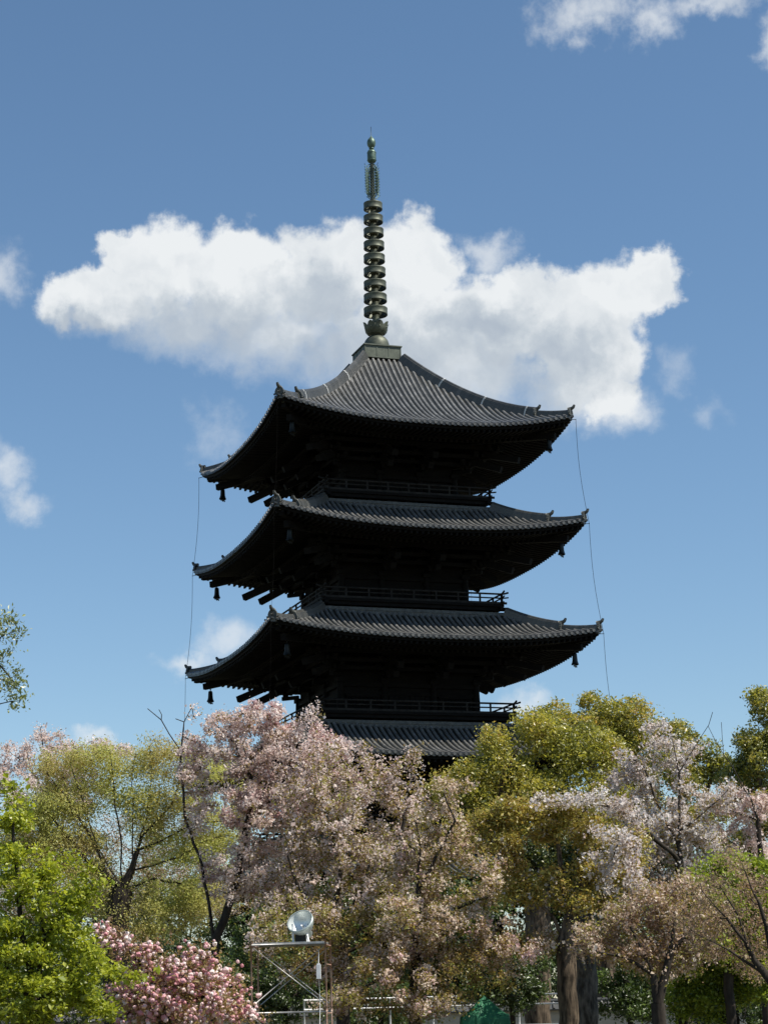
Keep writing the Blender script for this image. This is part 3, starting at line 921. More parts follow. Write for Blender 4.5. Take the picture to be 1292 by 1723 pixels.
def pom_quads(mb, Cn, size, rng, mat=0):
    """double blossoms: little crumpled balls of petals"""
    ph = (1 + 5 ** .5) / 2
    ico = np.array([(-1, ph, 0), (1, ph, 0), (-1, -ph, 0), (1, -ph, 0), (0, -1, ph), (0, 1, ph), (0, -1, -ph), (0, 1, -ph), (ph, 0, -1), (ph, 0, 1), (-ph, 0, -1), (-ph, 0, 1)], float) / math.hypot(1, ph)
    tri = np.array([(0, 11, 5), (0, 5, 1), (0, 1, 7), (0, 7, 10), (0, 10, 11), (1, 5, 9), (5, 11, 4), (11, 10, 2), (10, 7, 6), (7, 1, 8), (3, 9, 4), (3, 4, 2), (3, 2, 6), (3, 6, 8), (3, 8, 9), (4, 9, 5), (2, 4, 11), (6, 2, 10), (8, 6, 7), (9, 8, 1)])
    n = len(Cn)
    r = size * np.exp(rng.normal(0, .2, n))[:, None, None] * .5
    V = Cn[:, None] + ico[None] * r * rng.uniform(.75, 1.2, (n, 12, 1))
    Q = (tri[None] + (np.arange(n) * 12)[:, None, None]).reshape(-1, 3)
    # triangles stored as quads with a repeated corner are not allowed: split each into its own polygon list
    mb.tris(V.reshape(-1, 3), Q, mat)

def _tris(s, v, t, mat=0):
    v = np.asarray(v, float)
    s.v.append(v); s.run.append(np.zeros(len(v)))
    s.ng += [((a + s.n, b + s.n, c + s.n), mat, False) for a, b, c in t.tolist()]
    s.n += len(v)
MB.tris = _tris

SEED = [100]
def tree(kind, label, cat, Y, trunks, blobs, bark, root_r, leaves, group=None, n_att=500, thin=.15, L=1.6, step=None, kill=None, up=.10, wob=.22,
         tip=.012, expo=2.3, thick=1.15, shell=0.0, sprays=None, sigma=None, twigmax=.036, crown_mats=None, back=0.0, low=0.0):
    """trunks: polylines in photo pixels (first one starts at the ground); leaves: list of (material slot, count, size, options)"""
    SEED[0] += 7
    rng = np.random.default_rng(SEED[0])
    k = m_per_px(Y)
    step = step or .32; kill = kill or step * 1.25
    blobs = [b if len(b) > 4 else (*b, (low if b[1] >= 1540 and low else back)) for b in blobs]
    A_ = in_blobs(blobs, Y, n_att, rng, thin, L, shell)
    nodes, par = [], []
    for ti, poly in enumerate(trunks):
        pts = [at(p[0], p[1], Y + (p[2] if len(p) > 2 else 0)) for p in poly]
        if ti == 0:
            g0 = pts[0].copy(); g0[2] = -.05
            base = g0.copy(); pts = [g0] + pts
        prev = -1
        if ti > 0:
            dd = [np.linalg.norm(q - pts[0]) for q in nodes]; prev = int(np.argmin(dd)); pts = [nodes[prev]] + pts[1:] if dd[prev] < .3 else [nodes[prev]] + pts
        for a, b in zip(pts[:-1], pts[1:]):
            L_ = np.linalg.norm(b - a); m_ = max(1, int(L_ / .35))
            for q in range(m_ + (1 if prev == -1 else 0)):
                f = q / m_ if prev == -1 and q == 0 else (q + (0 if len(nodes) and prev == -1 else 1)) / m_
                if prev == -1:
                    nodes.append(a.copy()); par.append(-1); prev = 0; continue
                f = min(1.0, (q + (0 if ti == 0 and a is pts[0] else 1)) / m_)
                if f <= 0: continue
                w_ = rng.normal(0, .02, 3)
                nodes.append(a + (b - a) * f + w_); par.append(prev); prev = len(nodes) - 1
    n_tr = len(nodes)
    N, par = colonize(nodes, par, A_, step, kill, rng, up, wob)
    n = len(N)
    tip = tip
    acc = np.zeros(n); nch = np.zeros(n, int)
    for i_ in range(n):
        if par[i_] >= 0: nch[par[i_]] += 1
    rad = np.zeros(n)
    for i_ in range(n - 1, -1, -1):
        if nch[i_] == 0: acc[i_] = tip ** expo
        rad[i_] = acc[i_] ** (1 / expo)
        if par[i_] >= 0: acc[par[i_]] += acc[i_]
    sc = root_r / rad[0]
    # thicken towards the root only, so twigs keep their size
    w_ = np.clip((rad - tip) / (rad[0] - tip + 1e-9), 0, 1)
    rad = rad * (1 + (sc - 1) * w_ ** thick)
    hgt = N[:, 2]
    flare = np.clip(1 - hgt / .9, 0, 1) ** 2 * (hgt < 1.2) * (np.arange(n) < n_tr)
    rad = rad * (1 + .45 * flare)
    root = empty(kind, base * np.array([1, 1, 0]))
    tag(root, label, cat, group)
    off = -base * np.array([1, 1, 0])
    NN = N + off
    tm = MB()
    big = rad > .05
    limb_mesh(tm, NN, par, np.where(big, rad, -1), 10, 0, 0.0)
    small = (~big)
    limb_mesh(tm, NN, par, np.where(small, rad, -1), 5, 0, 0.0) if False else None
    r2 = rad.copy()
    ch = np.where((par >= 0) & small)[0]
    if len(ch):
        # thin twigs: their parents may be thick, so give them their own copies of the parent points
        p = par[ch]; m_ = len(ch)
        N2 = np.concatenate([NN[p], NN[ch]]); par2 = np.concatenate([np.full(m_, -1), np.arange(m_)])
        rr_ = np.concatenate([np.minimum(rad[p], rad[ch] * 1.25), rad[ch]])
        limb_mesh(tm, N2, par2, rr_, 4, 0, 0.0)
    tm.build('trunk', bark, root)
    cm = MB()
    tw = np.where(rad < twigmax)[0]
    tw = tw[tw >= n_tr] if len(tw[tw >= n_tr]) else tw
    tips = np.where(nch == 0)[0]; tips = tips[tips >= n_tr]
    for (slot, cnt, size, o_) in leaves:
        src = tips if o_.get('tips') else tw
        sel = o_.get('sel')
        if sel is not None:
            f = field(NN[src], np.random.default_rng(SEED[0] + 3), 5, o_.get('selL', 1.8)) + o_.get('selz', 0) * (NN[src][:, 2] - NN[src][:, 2].mean()) / (NN[src][:, 2].std() + 1e-6)
            src2 = src[f > sel] if sel > -9 else src
            src2 = src[f < o_['below']] if 'below' in o_ else src2
            src = src2 if len(src2) else src
        per = o_.get('clump', 1)
        nc = max(1, cnt // per)
        # clumps sit along the twigs
        w0 = rng.integers(0, len(src), nc)
        f = rng.uniform(0, 1, nc)[:, None]
        P0 = NN[src[w0]] * f + NN[np.maximum(par[src[w0]], 0)] * (1 - f)
        sg = o_.get('sigma', .14)
        P0 = P0 + rng.normal(0, 1, (nc, 3)) * sg * np.array([1, 1, o_.get('zs', .8)])
        if per > 1:
            P0 = np.repeat(P0, per, 0) + rng.normal(0, 1, (nc * per, 3)) * o_.get('cs', .06)
        if o_.get('pom'): pom_quads(cm, P0, size, rng, slot)
        else: leaf_quads(cm, P0, size, rng, slot, o_.get('aspect', .55), o_.get('flat', 0.4), o_.get('droop', 0.0))
    if cm.v: cm.build('crown', crown_mats, root)
    return root

LF = {}
LF['blossom'] = leaf_mat('pale_cherry_blossom', [(.60, .45, .41), (.76, .62, .57), (.85, .75, .70), (.90, .84, .80)], .55, .5, .35, .02)
LF['blossom_cream'] = leaf_mat('creamy_cherry_blossom', [(.58, .42, .32), (.74, .58, .47), (.84, .72, .60), (.90, .82, .73)], .55, .5, .35, .02)
LF['blossom_pink'] = leaf_mat('rosy_cherry_blossom', [(.52, .31, .31), (.68, .48, .48), (.78, .64, .62)], .55, .5, .4, .02)
LF['blossom_white'] = leaf_mat('white_cherry_blossom', [(.62, .53, .50), (.76, .71, .68), (.84, .81, .79)], .55, .5, .4, .02)
LF['bronze'] = leaf_mat('bronze_young_leaf', [(.17, .10, .05), (.30, .20, .075), (.37, .28, .085), (.34, .34, .085)], .6, .4, .5, .05)
LF['olive'] = leaf_mat('olive_young_leaf', [(.26, .15, .042), (.36, .28, .055), (.35, .34, .06), (.43, .42, .085)], .6, .45, .55, .05)
LF['rust'] = leaf_mat('rusty_young_leaf', [(.24, .15, .10), (.35, .23, .15), (.42, .30, .19), (.36, .31, .15)], .6, .45, .5, .04)
LF['zelkova'] = leaf_mat('fresh_zelkova_leaf', [(.48, .37, .15), (.56, .50, .17), (.60, .60, .18), (.60, .64, .18)], .6, .4, .6, .04)
LF['maple'] = leaf_mat('bright_maple_leaf', [(.19, .21, .014), (.31, .35, .02), (.43, .47, .03), (.51, .53, .045)], .55, .8, .35, .05)
LF['maple_far'] = leaf_mat('yellow_green_maple_leaf', [(.18, .23, .02), (.32, .40, .035), (.45, .52, .055)], .55, .6, .4, .05)
LF['camphor'] = leaf_mat('camphor_leaf', [(.18, .19, .02), (.36, .35, .04), (.50, .47, .055), (.54, .45, .07), (.52, .33, .07)], .55, .38, .55, .08)
LF['camphor_dark'] = leaf_mat('old_camphor_leaf', [(.09, .11, .02), (.20, .21, .03), (.36, .35, .05)], .5, .4, .5, .08)
LF['oak'] = leaf_mat('bronze_oak_leaf', [(.28, .15, .04), (.40, .26, .055), (.42, .33, .06), (.44, .40, .08), (.50, .30, .08)], .5, .5, .5, .06)
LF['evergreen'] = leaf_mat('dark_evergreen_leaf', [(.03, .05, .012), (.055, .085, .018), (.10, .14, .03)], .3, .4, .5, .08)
LF['grey_leaf'] = leaf_mat('dull_green_leaf', [(.13, .16, .045), (.23, .28, .075), (.33, .37, .13)], .4, .6, .4, .10)
LF['green'] = leaf_mat('mid_green_leaf', [(.055, .095, .014), (.10, .16, .025), (.16, .23, .035)], .4, .6, .4, .06)
LF['kanzan'] = leaf_mat('double_pink_blossom', [(.60, .26, .29), (.73, .42, .44), (.82, .62, .60), (.87, .80, .75)], .25, .7, .2, .02)

# 1 fresh-leaved zelkova, left: flat tiers of thin new leaf on many fanning limbs
_r = random.Random(8)
TIERS = []
for _ in range(46):
    a_, q_ = _r.uniform(0, math.pi), _r.uniform(.25, 1) ** .6
    TIERS.append((205 + 185 * q_ * math.cos(a_), 1440 - 195 * q_ * math.sin(a_) + _r.uniform(-10, 14), _r.uniform(34, 70), _r.uniform(8, 15)))
TIERS += [(255, 1560, 60, 22), (345, 1455, 50, 20), (330, 1510, 60, 24), (90, 1470, 70, 30), (290, 1545, 60, 26), (375, 1400, 50, 22), (385, 1370, 36, 14), (140, 1520, 50, 24)]
tree('zelkova_tree', 'zelkova with thin yellow-green new leaves and a stubby dark pollarded trunk on the left', 'tree', 66,
     [[(196, 1560), (198, 1535), (205, 1495)], [(205, 1495), (185, 1478), (174, 1452)], [(205, 1495), (222, 1465), (232, 1430), (240, 1405)], [(222, 1465), (262, 1455), (300, 1440), (330, 1428)],
      [(205, 1495), (165, 1425), (140, 1350), (120, 1285)], [(205, 1495), (203, 1420), (192, 1330), (186, 1265)], [(232, 1440), (248, 1375), (256, 1300), (252, 1245)], [(240, 1405), (285, 1360), (312, 1300)], [(232, 1430), (285, 1410), (330, 1385), (380, 1380)],
      [(185, 1478), (150, 1450), (100, 1390), (60, 1340)], [(174, 1452), (150, 1400), (110, 1340), (80, 1300)], [(222, 1465), (225, 1400), (222, 1320), (228, 1270)], [(300, 1440), (345, 1415), (385, 1405)], [(205, 1495), (260, 1480), (320, 1490)]],
     TIERS, MT['bark'], .40, [(0, 120000, .062, dict(flat=.5, sigma=.22, zs=.4, clump=7, cs=.13, aspect=.5)), (1, 12000, .055, dict(flat=.5, sigma=.22, clump=5, cs=.1))],
     thick=2.2, n_att=2600, thin=.25, L=1.3, up=.03, tip=.008, twigmax=.022, crown_mats=[LF['zelkova'], LF['olive']], back=.5)

# 2 pale cherry far left, behind the zelkova
tree('cherry_tree', 'half-bare pale pink cherry rising behind the yellow-green zelkova at far left', 'tree', 72,
     [[(78, 1500), (77, 1400), (80, 1300), (68, 1225)], [(80, 1330), (50, 1290), (10, 1262)], [(80, 1330), (130, 1290), (200, 1258)], [(77, 1400), (30, 1340), (0, 1300)]],
     [(72, 1250, 42, 30), (100, 1285, 60, 32), (25, 1285, 40, 26), (60, 1330, 70, 40), (175, 1262, 50, 15), (0, 1310, 30, 40), (130, 1330, 50, 40)],
     MT['bark'], .22, [(0, 20000, .06, dict(sigma=.12, clump=6, cs=.06, aspect=.9)), (1, 4000, .05, dict(sigma=.12))], n_att=800, thin=.35, tip=.009, crown_mats=[LF['blossom'], LF['bronze']])

# 3 cherry with the forked trunk, its pink top against the pagoda
CHG = 'cherry trees in front of the pagoda'
tree('cherry_tree', 'pale pink cherry with a forked trunk, its blossom hiding the pagoda base on the left', 'tree', 62,
     [[(362, 1650), (362, 1590)], [(362, 1590), (354, 1530), (340, 1460), (322, 1400)], [(362, 1590), (385, 1530), (402, 1460), (415, 1390), (428, 1320), (450, 1260)], [(340, 1460), (312, 1380), (305, 1290), (308, 1215), (322, 1190)], [(308, 1260), (285, 1235), (272, 1212), (250, 1190)], [(278, 1222), (272, 1205), (270, 1192)], [(308, 1225), (296, 1210)], [(415, 1390), (470, 1330), (490, 1280)], [(428, 1320), (395, 1250), (360, 1215)]],
     [(372, 1212, 48, 26), (440, 1205, 62, 34), (500, 1235, 60, 40), (400, 1260, 66, 34), (470, 1290, 85, 50), (545, 1270, 60, 36), (405, 1360, 66, 70), (480, 1370, 80, 66), (340, 1300, 30, 60), (420, 1460, 70, 55), (450, 1400, 60, 50), (440, 1340, 60, 40), (325, 1270, 30, 50), (300, 1225, 12, 12), (480, 1460, 60, 50), (560, 1330, 60, 40), (520, 1250, 50, 26)],
     MT["bark"], .14, [(0, 44000, .064, dict(sigma=.115, clump=5, cs=.055, aspect=.9, flat=.2)), (1, 12000, .062, dict(sigma=.12, clump=3)), (2, 7000, .074, dict(sigma=.07, clump=6, cs=.055, aspect=.9, sel=.5))], CHG,
     thick=2.6, n_att=2300, thin=.45, L=1.2, tip=.012, back=.1, crown_mats=[LF['blossom'], LF['bronze'], LF['blossom_pink']])

# 4 cherry in the middle, half leafed out
tree('cherry_tree', 'broad cherry half leafed out in brownish olive behind the scaffold and floodlight', 'tree', 59,
     [[(577, 1660), (575, 1605)], [(575, 1605), (582, 1555), (602, 1510), (622, 1452)], [(585, 1545), (610, 1525), (630, 1515)], [(602, 1510), (640, 1480), (668, 1440), (680, 1380)], [(575, 1605), (560, 1540), (572, 1470), (560, 1400)], [(575, 1605), (610, 1590), (632, 1570)], [(560, 1540), (505, 1500), (485, 1440)]],
     [(600, 1300, 60, 30), (545, 1300, 60, 40), (500, 1330, 50, 40), (640, 1290, 40, 22), (560, 1360, 80, 50), (640, 1345, 70, 40), (690, 1272, 30, 28), (672, 1300, 26, 30), (690, 1380, 60, 44), (600, 1420, 110, 50), (520, 1440, 70, 40), (680, 1440, 80, 45), (600, 1500, 110, 45), (480, 1510, 60, 40), (560, 1560, 110, 45), (660, 1560, 70, 45), (600, 1245, 22, 16), (500, 1580, 70, 40), (470, 1570, 50, 40), (520, 1630, 70, 30), (600, 1615, 80, 34), (650, 1600, 50, 34), (430, 1600, 36, 40)],
     MT['bark'], .20, [(0, 30000, .064, dict(sigma=.115, clump=5, cs=.055, aspect=.9, flat=.2, selz=.6, sel=-.4)), (1, 19000, .072, dict(sigma=.13, clump=4, cs=.08, aspect=.5)), (2, 17000, .072, dict(sigma=.13, clump=3, cs=.08))], CHG,
     n_att=2600, thin=.42, L=1.2, tip=.012, back=.9, low=-1.0, crown_mats=[LF['blossom'], LF['bronze'], LF['olive']])

# 5 cherry with the single straight stem
tree('cherry_tree', 'cherry with a straight thin dark trunk and low pinkish sprays right of the floodlight', 'tree', 56,
     [[(697, 1700), (700, 1600), (703, 1500), (706, 1440), (700, 1380)], [(700, 1610), (650, 1640), (615, 1660)], [(703, 1500), (735, 1440), (765, 1380), (745, 1330)], [(700, 1560), (760, 1530), (820, 1510)], [(700, 1600), (780, 1600), (870, 1590), (930, 1572)], [(706, 1440), (660, 1400)]],
     [(770, 1320, 44, 18), (735, 1345, 30, 24), (745, 1380, 36, 30), (740, 1440, 70, 40), (790, 1450, 60, 40), (700, 1480, 60, 40), (770, 1510, 80, 40), (700, 1560, 80, 50), (790, 1570, 80, 40), (880, 1595, 70, 22), (800, 1630, 80, 40), (700, 1650, 100, 35), (620, 1650, 60, 30), (600, 1690, 70, 25), (720, 1690, 90, 22), (830, 1460, 40, 30)],
     MT['bark'], .17, [(0, 18000, .063, dict(sigma=.115, clump=5, cs=.055, aspect=.9, flat=.2, selz=.5, sel=-.5)), (1, 13000, .070, dict(sigma=.13, clump=4, cs=.08)), (2, 16000, .070, dict(sigma=.13, clump=3, cs=.08)), (3, 2600, .064, dict(sigma=.12, clump=5, cs=.05, aspect=.9, sel=.6))], CHG,
     n_att=2400, thin=.45, L=1.1, tip=.011, up=.03, back=.9, low=-1.0, crown_mats=[LF['blossom_cream'], LF['bronze'], LF['olive'], LF['blossom_pink']])

# 6 double pink cherry, near
tree('cherry_tree', 'low double-flowered cherry thick with deep pink pompom blossoms left of the scaffold', 'tree', 41,
     [[(276, 1720), (276, 1690)], [(276, 1705), (278, 1660)], [(276, 1700), (250, 1640), (210, 1590)], [(276, 1690), (310, 1640), (330, 1600)], [(276, 1710), (350, 1670), (400, 1660)], [(276, 1710), (230, 1690), (190, 1670)]],
     [(185, 1572, 30, 16), (225, 1600, 50, 24), (280, 1620, 60, 30), (330, 1640, 60, 36), (300, 1668, 110, 36), (380, 1680, 45, 34), (240, 1660, 60, 30), (320, 1705, 110, 22), (410, 1705, 26, 24), (430, 1700, 14, 12), (160, 1590, 20, 14), (215, 1700, 40, 26)],
     MT['bark'], .15, [(0, 2000, .086, dict(pom=True, sigma=.11, zs=.7, clump=2, cs=.06)), (1, 10000, .06, dict(sigma=.16, clump=3))],
     n_att=900, thin=.4, L=.8, step=.18, tip=.007, twigmax=.02, crown_mats=[LF['kanzan'], LF['bronze']])

# 7 bright maple, nearest, left edge
tree('maple_tree', 'bright yellow-green maple in layered sprays at the lower left edge', 'tree', 34,
     [[(58, 1722), (60, 1690)], [(60, 1700), (45, 1600), (30, 1480), (20, 1380)], [(60, 1690), (75, 1580), (70, 1480)], [(60, 1700), (110, 1640), (160, 1600)], [(60, 1705), (20, 1640), (-20, 1580)], [(75, 1580), (120, 1520), (150, 1500)]],
     [(12, 1318, 26, 18), (25, 1380, 44, 22), (-10, 1440, 50, 40), (60, 1440, 56, 20), (30, 1480, 70, 24), (75, 1505, 60, 22), (160, 1492, 30, 14), (120, 1545, 40, 20), (40, 1555, 80, 24), (140, 1580, 34, 14), (60, 1610, 100, 26), (150, 1630, 60, 18), (200, 1632, 36, 12), (215, 1655, 30, 10), (110, 1585, 50, 14), (60, 1660, 110, 26), (140, 1685, 70, 20), (40, 1705, 90, 20), (180, 1705, 40, 16), (-10, 1610, 60, 60)],
     MT['bark'], .12, [(0, 18000, .066, dict(flat=1.2, sigma=.09, zs=.35, clump=6, cs=.06, aspect=.75)), (1, 6000, .055, dict(flat=1.0, sigma=.10, zs=.5, clump=4, cs=.06, aspect=.75))],
     n_att=1500, thin=.55, L=.8, step=.17, tip=.006, twigmax=.018, up=.0, crown_mats=[LF['maple'], LF['maple_far']])

def lobes_tree(kind, label, cat, Y, trunks, lobes, bark, root_r, mats, nleaf, size, group=None, clump_r=.75, shell=.62, seed=1, second=.25, gap=0.0):
    """evergreen crown: rounded lobes built of many leafy clumps that are fuller outside and above"""
    rng = np.random.default_rng(seed)
    root_p = at(*trunks[0][0][:2], Y)
    base = root_p * np.array([1, 1, 0])
    root = empty(kind, base); tag(root, label, cat, group)
    A_ = in_blobs(lobes, Y, 260, rng, 0, 2, .3)
    nodes = [base + np.array([0, 0, -.05])]; par = [-1]
    for ti, poly in enumerate(trunks):
        pts = [at(p[0], p[1], Y) for p in poly]
        prev = 0 if ti == 0 else int(np.argmin([np.linalg.norm(q - pts[0]) for q in nodes]))
        a = nodes[prev]
        for b in pts:
            m_ = max(1, int(np.linalg.norm(b - a) / .4))
            for q in range(1, m_ + 1):
                nodes.append(a + (b - a) * q / m_ + rng.normal(0, .02, 3)); par.append(prev); prev = len(nodes) - 1
            a = b
    ntr = len(nodes)
    N, par = colonize(nodes, par, A_, .45, .6, rng, .08, .2)
    n = len(N); acc = np.zeros(n); rad = np.zeros(n); nch = np.zeros(n, int)
    for i_ in range(1, n): nch[par[i_]] += 1
    for i_ in range(n - 1, -1, -1):
        if nch[i_] == 0: acc[i_] = .015 ** 2.2
        rad[i_] = acc[i_] ** (1 / 2.2)
        if par[i_] >= 0: acc[par[i_]] += acc[i_]
    w_ = np.clip((rad - .015) / (rad[0] - .015), 0, 1)
    rad = rad * (1 + (root_r / rad[0] - 1) * w_ ** .5)
    tm = MB(); limb_mesh(tm, N - base, par, rad, 9); tm.build('trunk', bark, root)
    # clumps on the lobes
    cl, rs = [], []
    for b in lobes:
        dy = b[4] if len(b) > 4 else 0.0
        c = at(b[0], b[1], Y + dy); k = m_per_px(Y + dy)
        ax = np.array([b[2] * k, max(b[2], b[3]) * k * .85, b[3] * k])
        nc = max(5, int(4.2 * (ax[0] * ax[2] + ax[0] * ax[1] + ax[1] * ax[2]) / (3 * clump_r ** 2)))
        d = rng.normal(0, 1, (nc, 3)); d[:, 2] += .25; d /= np.linalg.norm(d, axis=1)[:, None]
        cl.append(c + d * ax * rng.uniform(.55, 1.05, nc)[:, None]); rs.append(clump_r * rng.uniform(.45, 1.1, nc))
    cl = np.concatenate(cl); rs = np.concatenate(rs)
    if gap:
        keep = field(cl, rng, 5, 2.5) > -1.6 + 2.2 * gap
        cl, rs = cl[keep], rs[keep]
    wt = rs ** 2; wt /= wt.sum()
    ci = rng.choice(len(cl), nleaf, p=wt)
    d = rng.normal(0, 1, (nleaf, 3)); d[:, 2] += .35; d /= np.linalg.norm(d, axis=1)[:, None]
    r = rs[ci] * rng.uniform(shell, 1.08, nleaf) * (1 + .20 * rng.normal(0, 1, nleaf))
    P = cl[ci] + d * r[:, None] * np.array([1, 1, .8])
    cm = MB()
    s2 = rng.uniform(0, 1, nleaf) < second
    leaf_quads(cm, P[~s2] - base, size, rng, 0, .55, .5)
    leaf_quads(cm, P[s2] - base, size, rng, 1, .55, .5)
    cm.build('crown', mats, root)
    return root

CG = 'camphor trees with billowing yellow-green crowns'
CM = [LF['camphor'], LF['camphor_dark']]
lobes_tree('camphor_tree', 'big billowing yellow-green camphor tree right beside the pagoda base', 'tree', 80,
           [[(905, 1700), (905, 1500), (890, 1420)], [(905, 1500), (860, 1400), (840, 1330)], [(905, 1480), (960, 1400), (1000, 1330)]],
           [(775, 1335, 40, 26), (815, 1305, 52, 34), (862, 1262, 44, 36), (905, 1240, 40, 28), (925, 1280, 52, 40), (985, 1262, 52, 42), (1020, 1290, 48, 44), (850, 1330, 60, 44), (920, 1345, 66, 48), (1000, 1350, 66, 46), (800, 1380, 60, 40), (870, 1400, 70, 50), (960, 1410, 70, 50)],
           MT['bark_grey'], .5, CM, 60000, .11, CG, .85, .66, 11, .2, .25)
lobes_tree('camphor_tree', 'camphor tree with the highest rounded top, standing behind the big camphor', 'tree', 94,
           [[(1020, 1700), (1020, 1450), (1015, 1350)], [(1020, 1400), (1060, 1300), (1065, 1250)]],
           [(905, 1216, 30, 22), (960, 1212, 34, 26), (1005, 1208, 40, 28), (1062, 1216, 30, 30), (1045, 1250, 46, 36), (985, 1245, 46, 36), (1062, 1290, 40, 40), (1050, 1340, 50, 46)],
           MT['bark_grey'], .45, CM, 36000, .12, CG, .85, .66, 12, .35, .2)
lobes_tree('camphor_tree', 'smaller gappy camphor between the white cherry branches, right of the highest camphor', 'tree', 86,
           [[(1150, 1700), (1150, 1450), (1150, 1330)], [(1150, 1400), (1190, 1330)]],
           [(1122, 1242, 26, 22), (1160, 1238, 22, 18), (1130, 1285, 40, 30), (1185, 1290, 34, 30), (1215, 1300, 22, 16), (1150, 1330, 50, 34), (1190, 1395, 40, 34), (1110, 1380, 50, 40), (1150, 1430, 60, 40)],
           MT['bark_grey'], .36, CM, 30000, .11, CG, .58, .6, 13, .45, .15)
lobes_tree('camphor_tree', 'dark green camphor rising high out of the right edge of the view', 'tree', 80,
           [[(1330, 1700), (1325, 1450), (1310, 1330)], [(1320, 1400), (1270, 1300)]],
           [(1288, 1180, 22, 24), (1298, 1225, 30, 36), (1255, 1262, 26, 26), (1285, 1290, 44, 40), (1250, 1310, 30, 30), (1270, 1350, 44, 44), (1320, 1260, 50, 60), (1290, 1420, 50, 50), (1260, 1450, 36, 40), (1330, 1370, 50, 60)],
           MT['bark_grey'], .45, CM, 42000, .105, CG, .60, .6, 14, .6)
# 11 thick brown trunk with bronze-green new leaves
tree('oak_tree', 'thick ridged brown trunk under clumps of bronze and olive new leaves', 'tree', 55,
     [[(956, 1712), (953, 1640), (950, 1585)], [(950, 1585), (930, 1545), (905, 1515), (880, 1480)], [(950, 1585), (962, 1540), (975, 1490), (985, 1430)], [(962, 1540), (945, 1490), (940, 1420)], [(975, 1490), (1020, 1460), (1040, 1440)]],
     [(805, 1388, 28, 12), (845, 1372, 40, 16), (900, 1378, 40, 18), (960, 1366, 40, 16), (835, 1412, 40, 14), (925, 1405, 50, 16), (1000, 1390, 40, 18), (1040, 1425, 44, 24), (1010, 1465, 50, 20), (940, 1488, 50, 18), (900, 1520, 50, 12), (985, 1515, 44, 16), (1030, 1500, 40, 20), (1060, 1465, 30, 20)],
     MT['bark_grey'], .265, [(0, 20000, .092, dict(flat=.6, sigma=.12, zs=.6, clump=14, cs=.12)), (1, 5000, .08, dict(flat=.6, sigma=.15, clump=8, cs=.12)), (2, 2500, .06, dict(sigma=.12, clump=6, cs=.06, aspect=.9))],
     n_att=1100, thin=.78, L=1.3, tip=.012, crown_mats=[LF['oak'], LF['olive'], LF['blossom_white']])
# 12 white cherry on the right
tree('cherry_tree', 'white cherry with an upright dark stem and one bare leaning branch on the right', 'tree', 59,
     [[(1140, 1600), (1142, 1500), (1142, 1400), (1142, 1300)], [(1142, 1300), (1170, 1255), (1190, 1220), (1200, 1200)], [(1142, 1300), (1132, 1250), (1124, 1218)], [(1142, 1440), (1090, 1400, -1.5), (1065, 1410, -4), (1040, 1420, -6)], [(1090, 1400, -1.5), (1040, 1360, -3), (960, 1345, -4.5), (920, 1350, -5)], [(1142, 1420), (1100, 1340), (1082, 1290)], [(1142, 1400), (1190, 1360), (1225, 1330)], [(1140, 1500), (1080, 1440), (1020, 1410)]],
     [(1060, 1280, 40, 22), (1085, 1310, 40, 30), (1040, 1320, 40, 26), (930, 1345, 44, 12, -5), (990, 1348, 50, 16, -4.5), (1050, 1360, 50, 22, -3), (1045, 1415, 44, 22, -6), (1020, 1455, 36, 20, -6), (1070, 1490, 40, 24, -6), (1030, 1500, 30, 14, -6), (1130, 1350, 50, 40), (1185, 1350, 50, 30), (1215, 1335, 24, 20), (1100, 1410, 80, 40), (1170, 1410, 50, 40), (1060, 1450, 60, 34), (1150, 1470, 70, 40), (1095, 1240, 26, 14), (1140, 1265, 30, 26), (1080, 1500, 60, 30)],
     MT['bark'], .17, [(0, 20000, .068, dict(sigma=.11, clump=5, cs=.06, aspect=.95, flat=.2)), (1, 13000, .066, dict(sigma=.14, clump=3, cs=.1)), (2, 6000, .06, dict(sigma=.12, clump=7, cs=.08, aspect=.9))], CHG,
     n_att=1800, thin=.5, L=1.1, back=.7, tip=.009, crown_mats=[LF['blossom_white'], LF['bronze'], LF['blossom']])
# 13 pink cherry at the right edge
tree('cherry_tree', 'thin pinkish cherry with a long bare branch leaning left at the right edge', 'tree', 71,
     [[(1284, 1600), (1282, 1480), (1275, 1380), (1262, 1345)], [(1262, 1345), (1230, 1290), (1205, 1250), (1190, 1222)], [(1220, 1275), (1216, 1240), (1213, 1215)], [(1275, 1380), (1240, 1370), (1210, 1355)], [(1282, 1480), (1250, 1430), (1205, 1400)]],
     [(1245, 1360, 40, 20), (1275, 1350, 30, 24), (1215, 1365, 30, 16), (1235, 1400, 44, 24), (1280, 1410, 30, 30), (1250, 1440, 44, 26), (1215, 1450, 30, 20), (1295, 1470, 30, 40)],
     MT['bark'], .18, [(0, 10000, .07, dict(sigma=.08, clump=6, cs=.06, aspect=.9)), (1, 6000, .06, dict(sigma=.18))], CHG, back=.6, n_att=700, thin=.5, tip=.009, crown_mats=[LF['blossom'], LF['rust']])
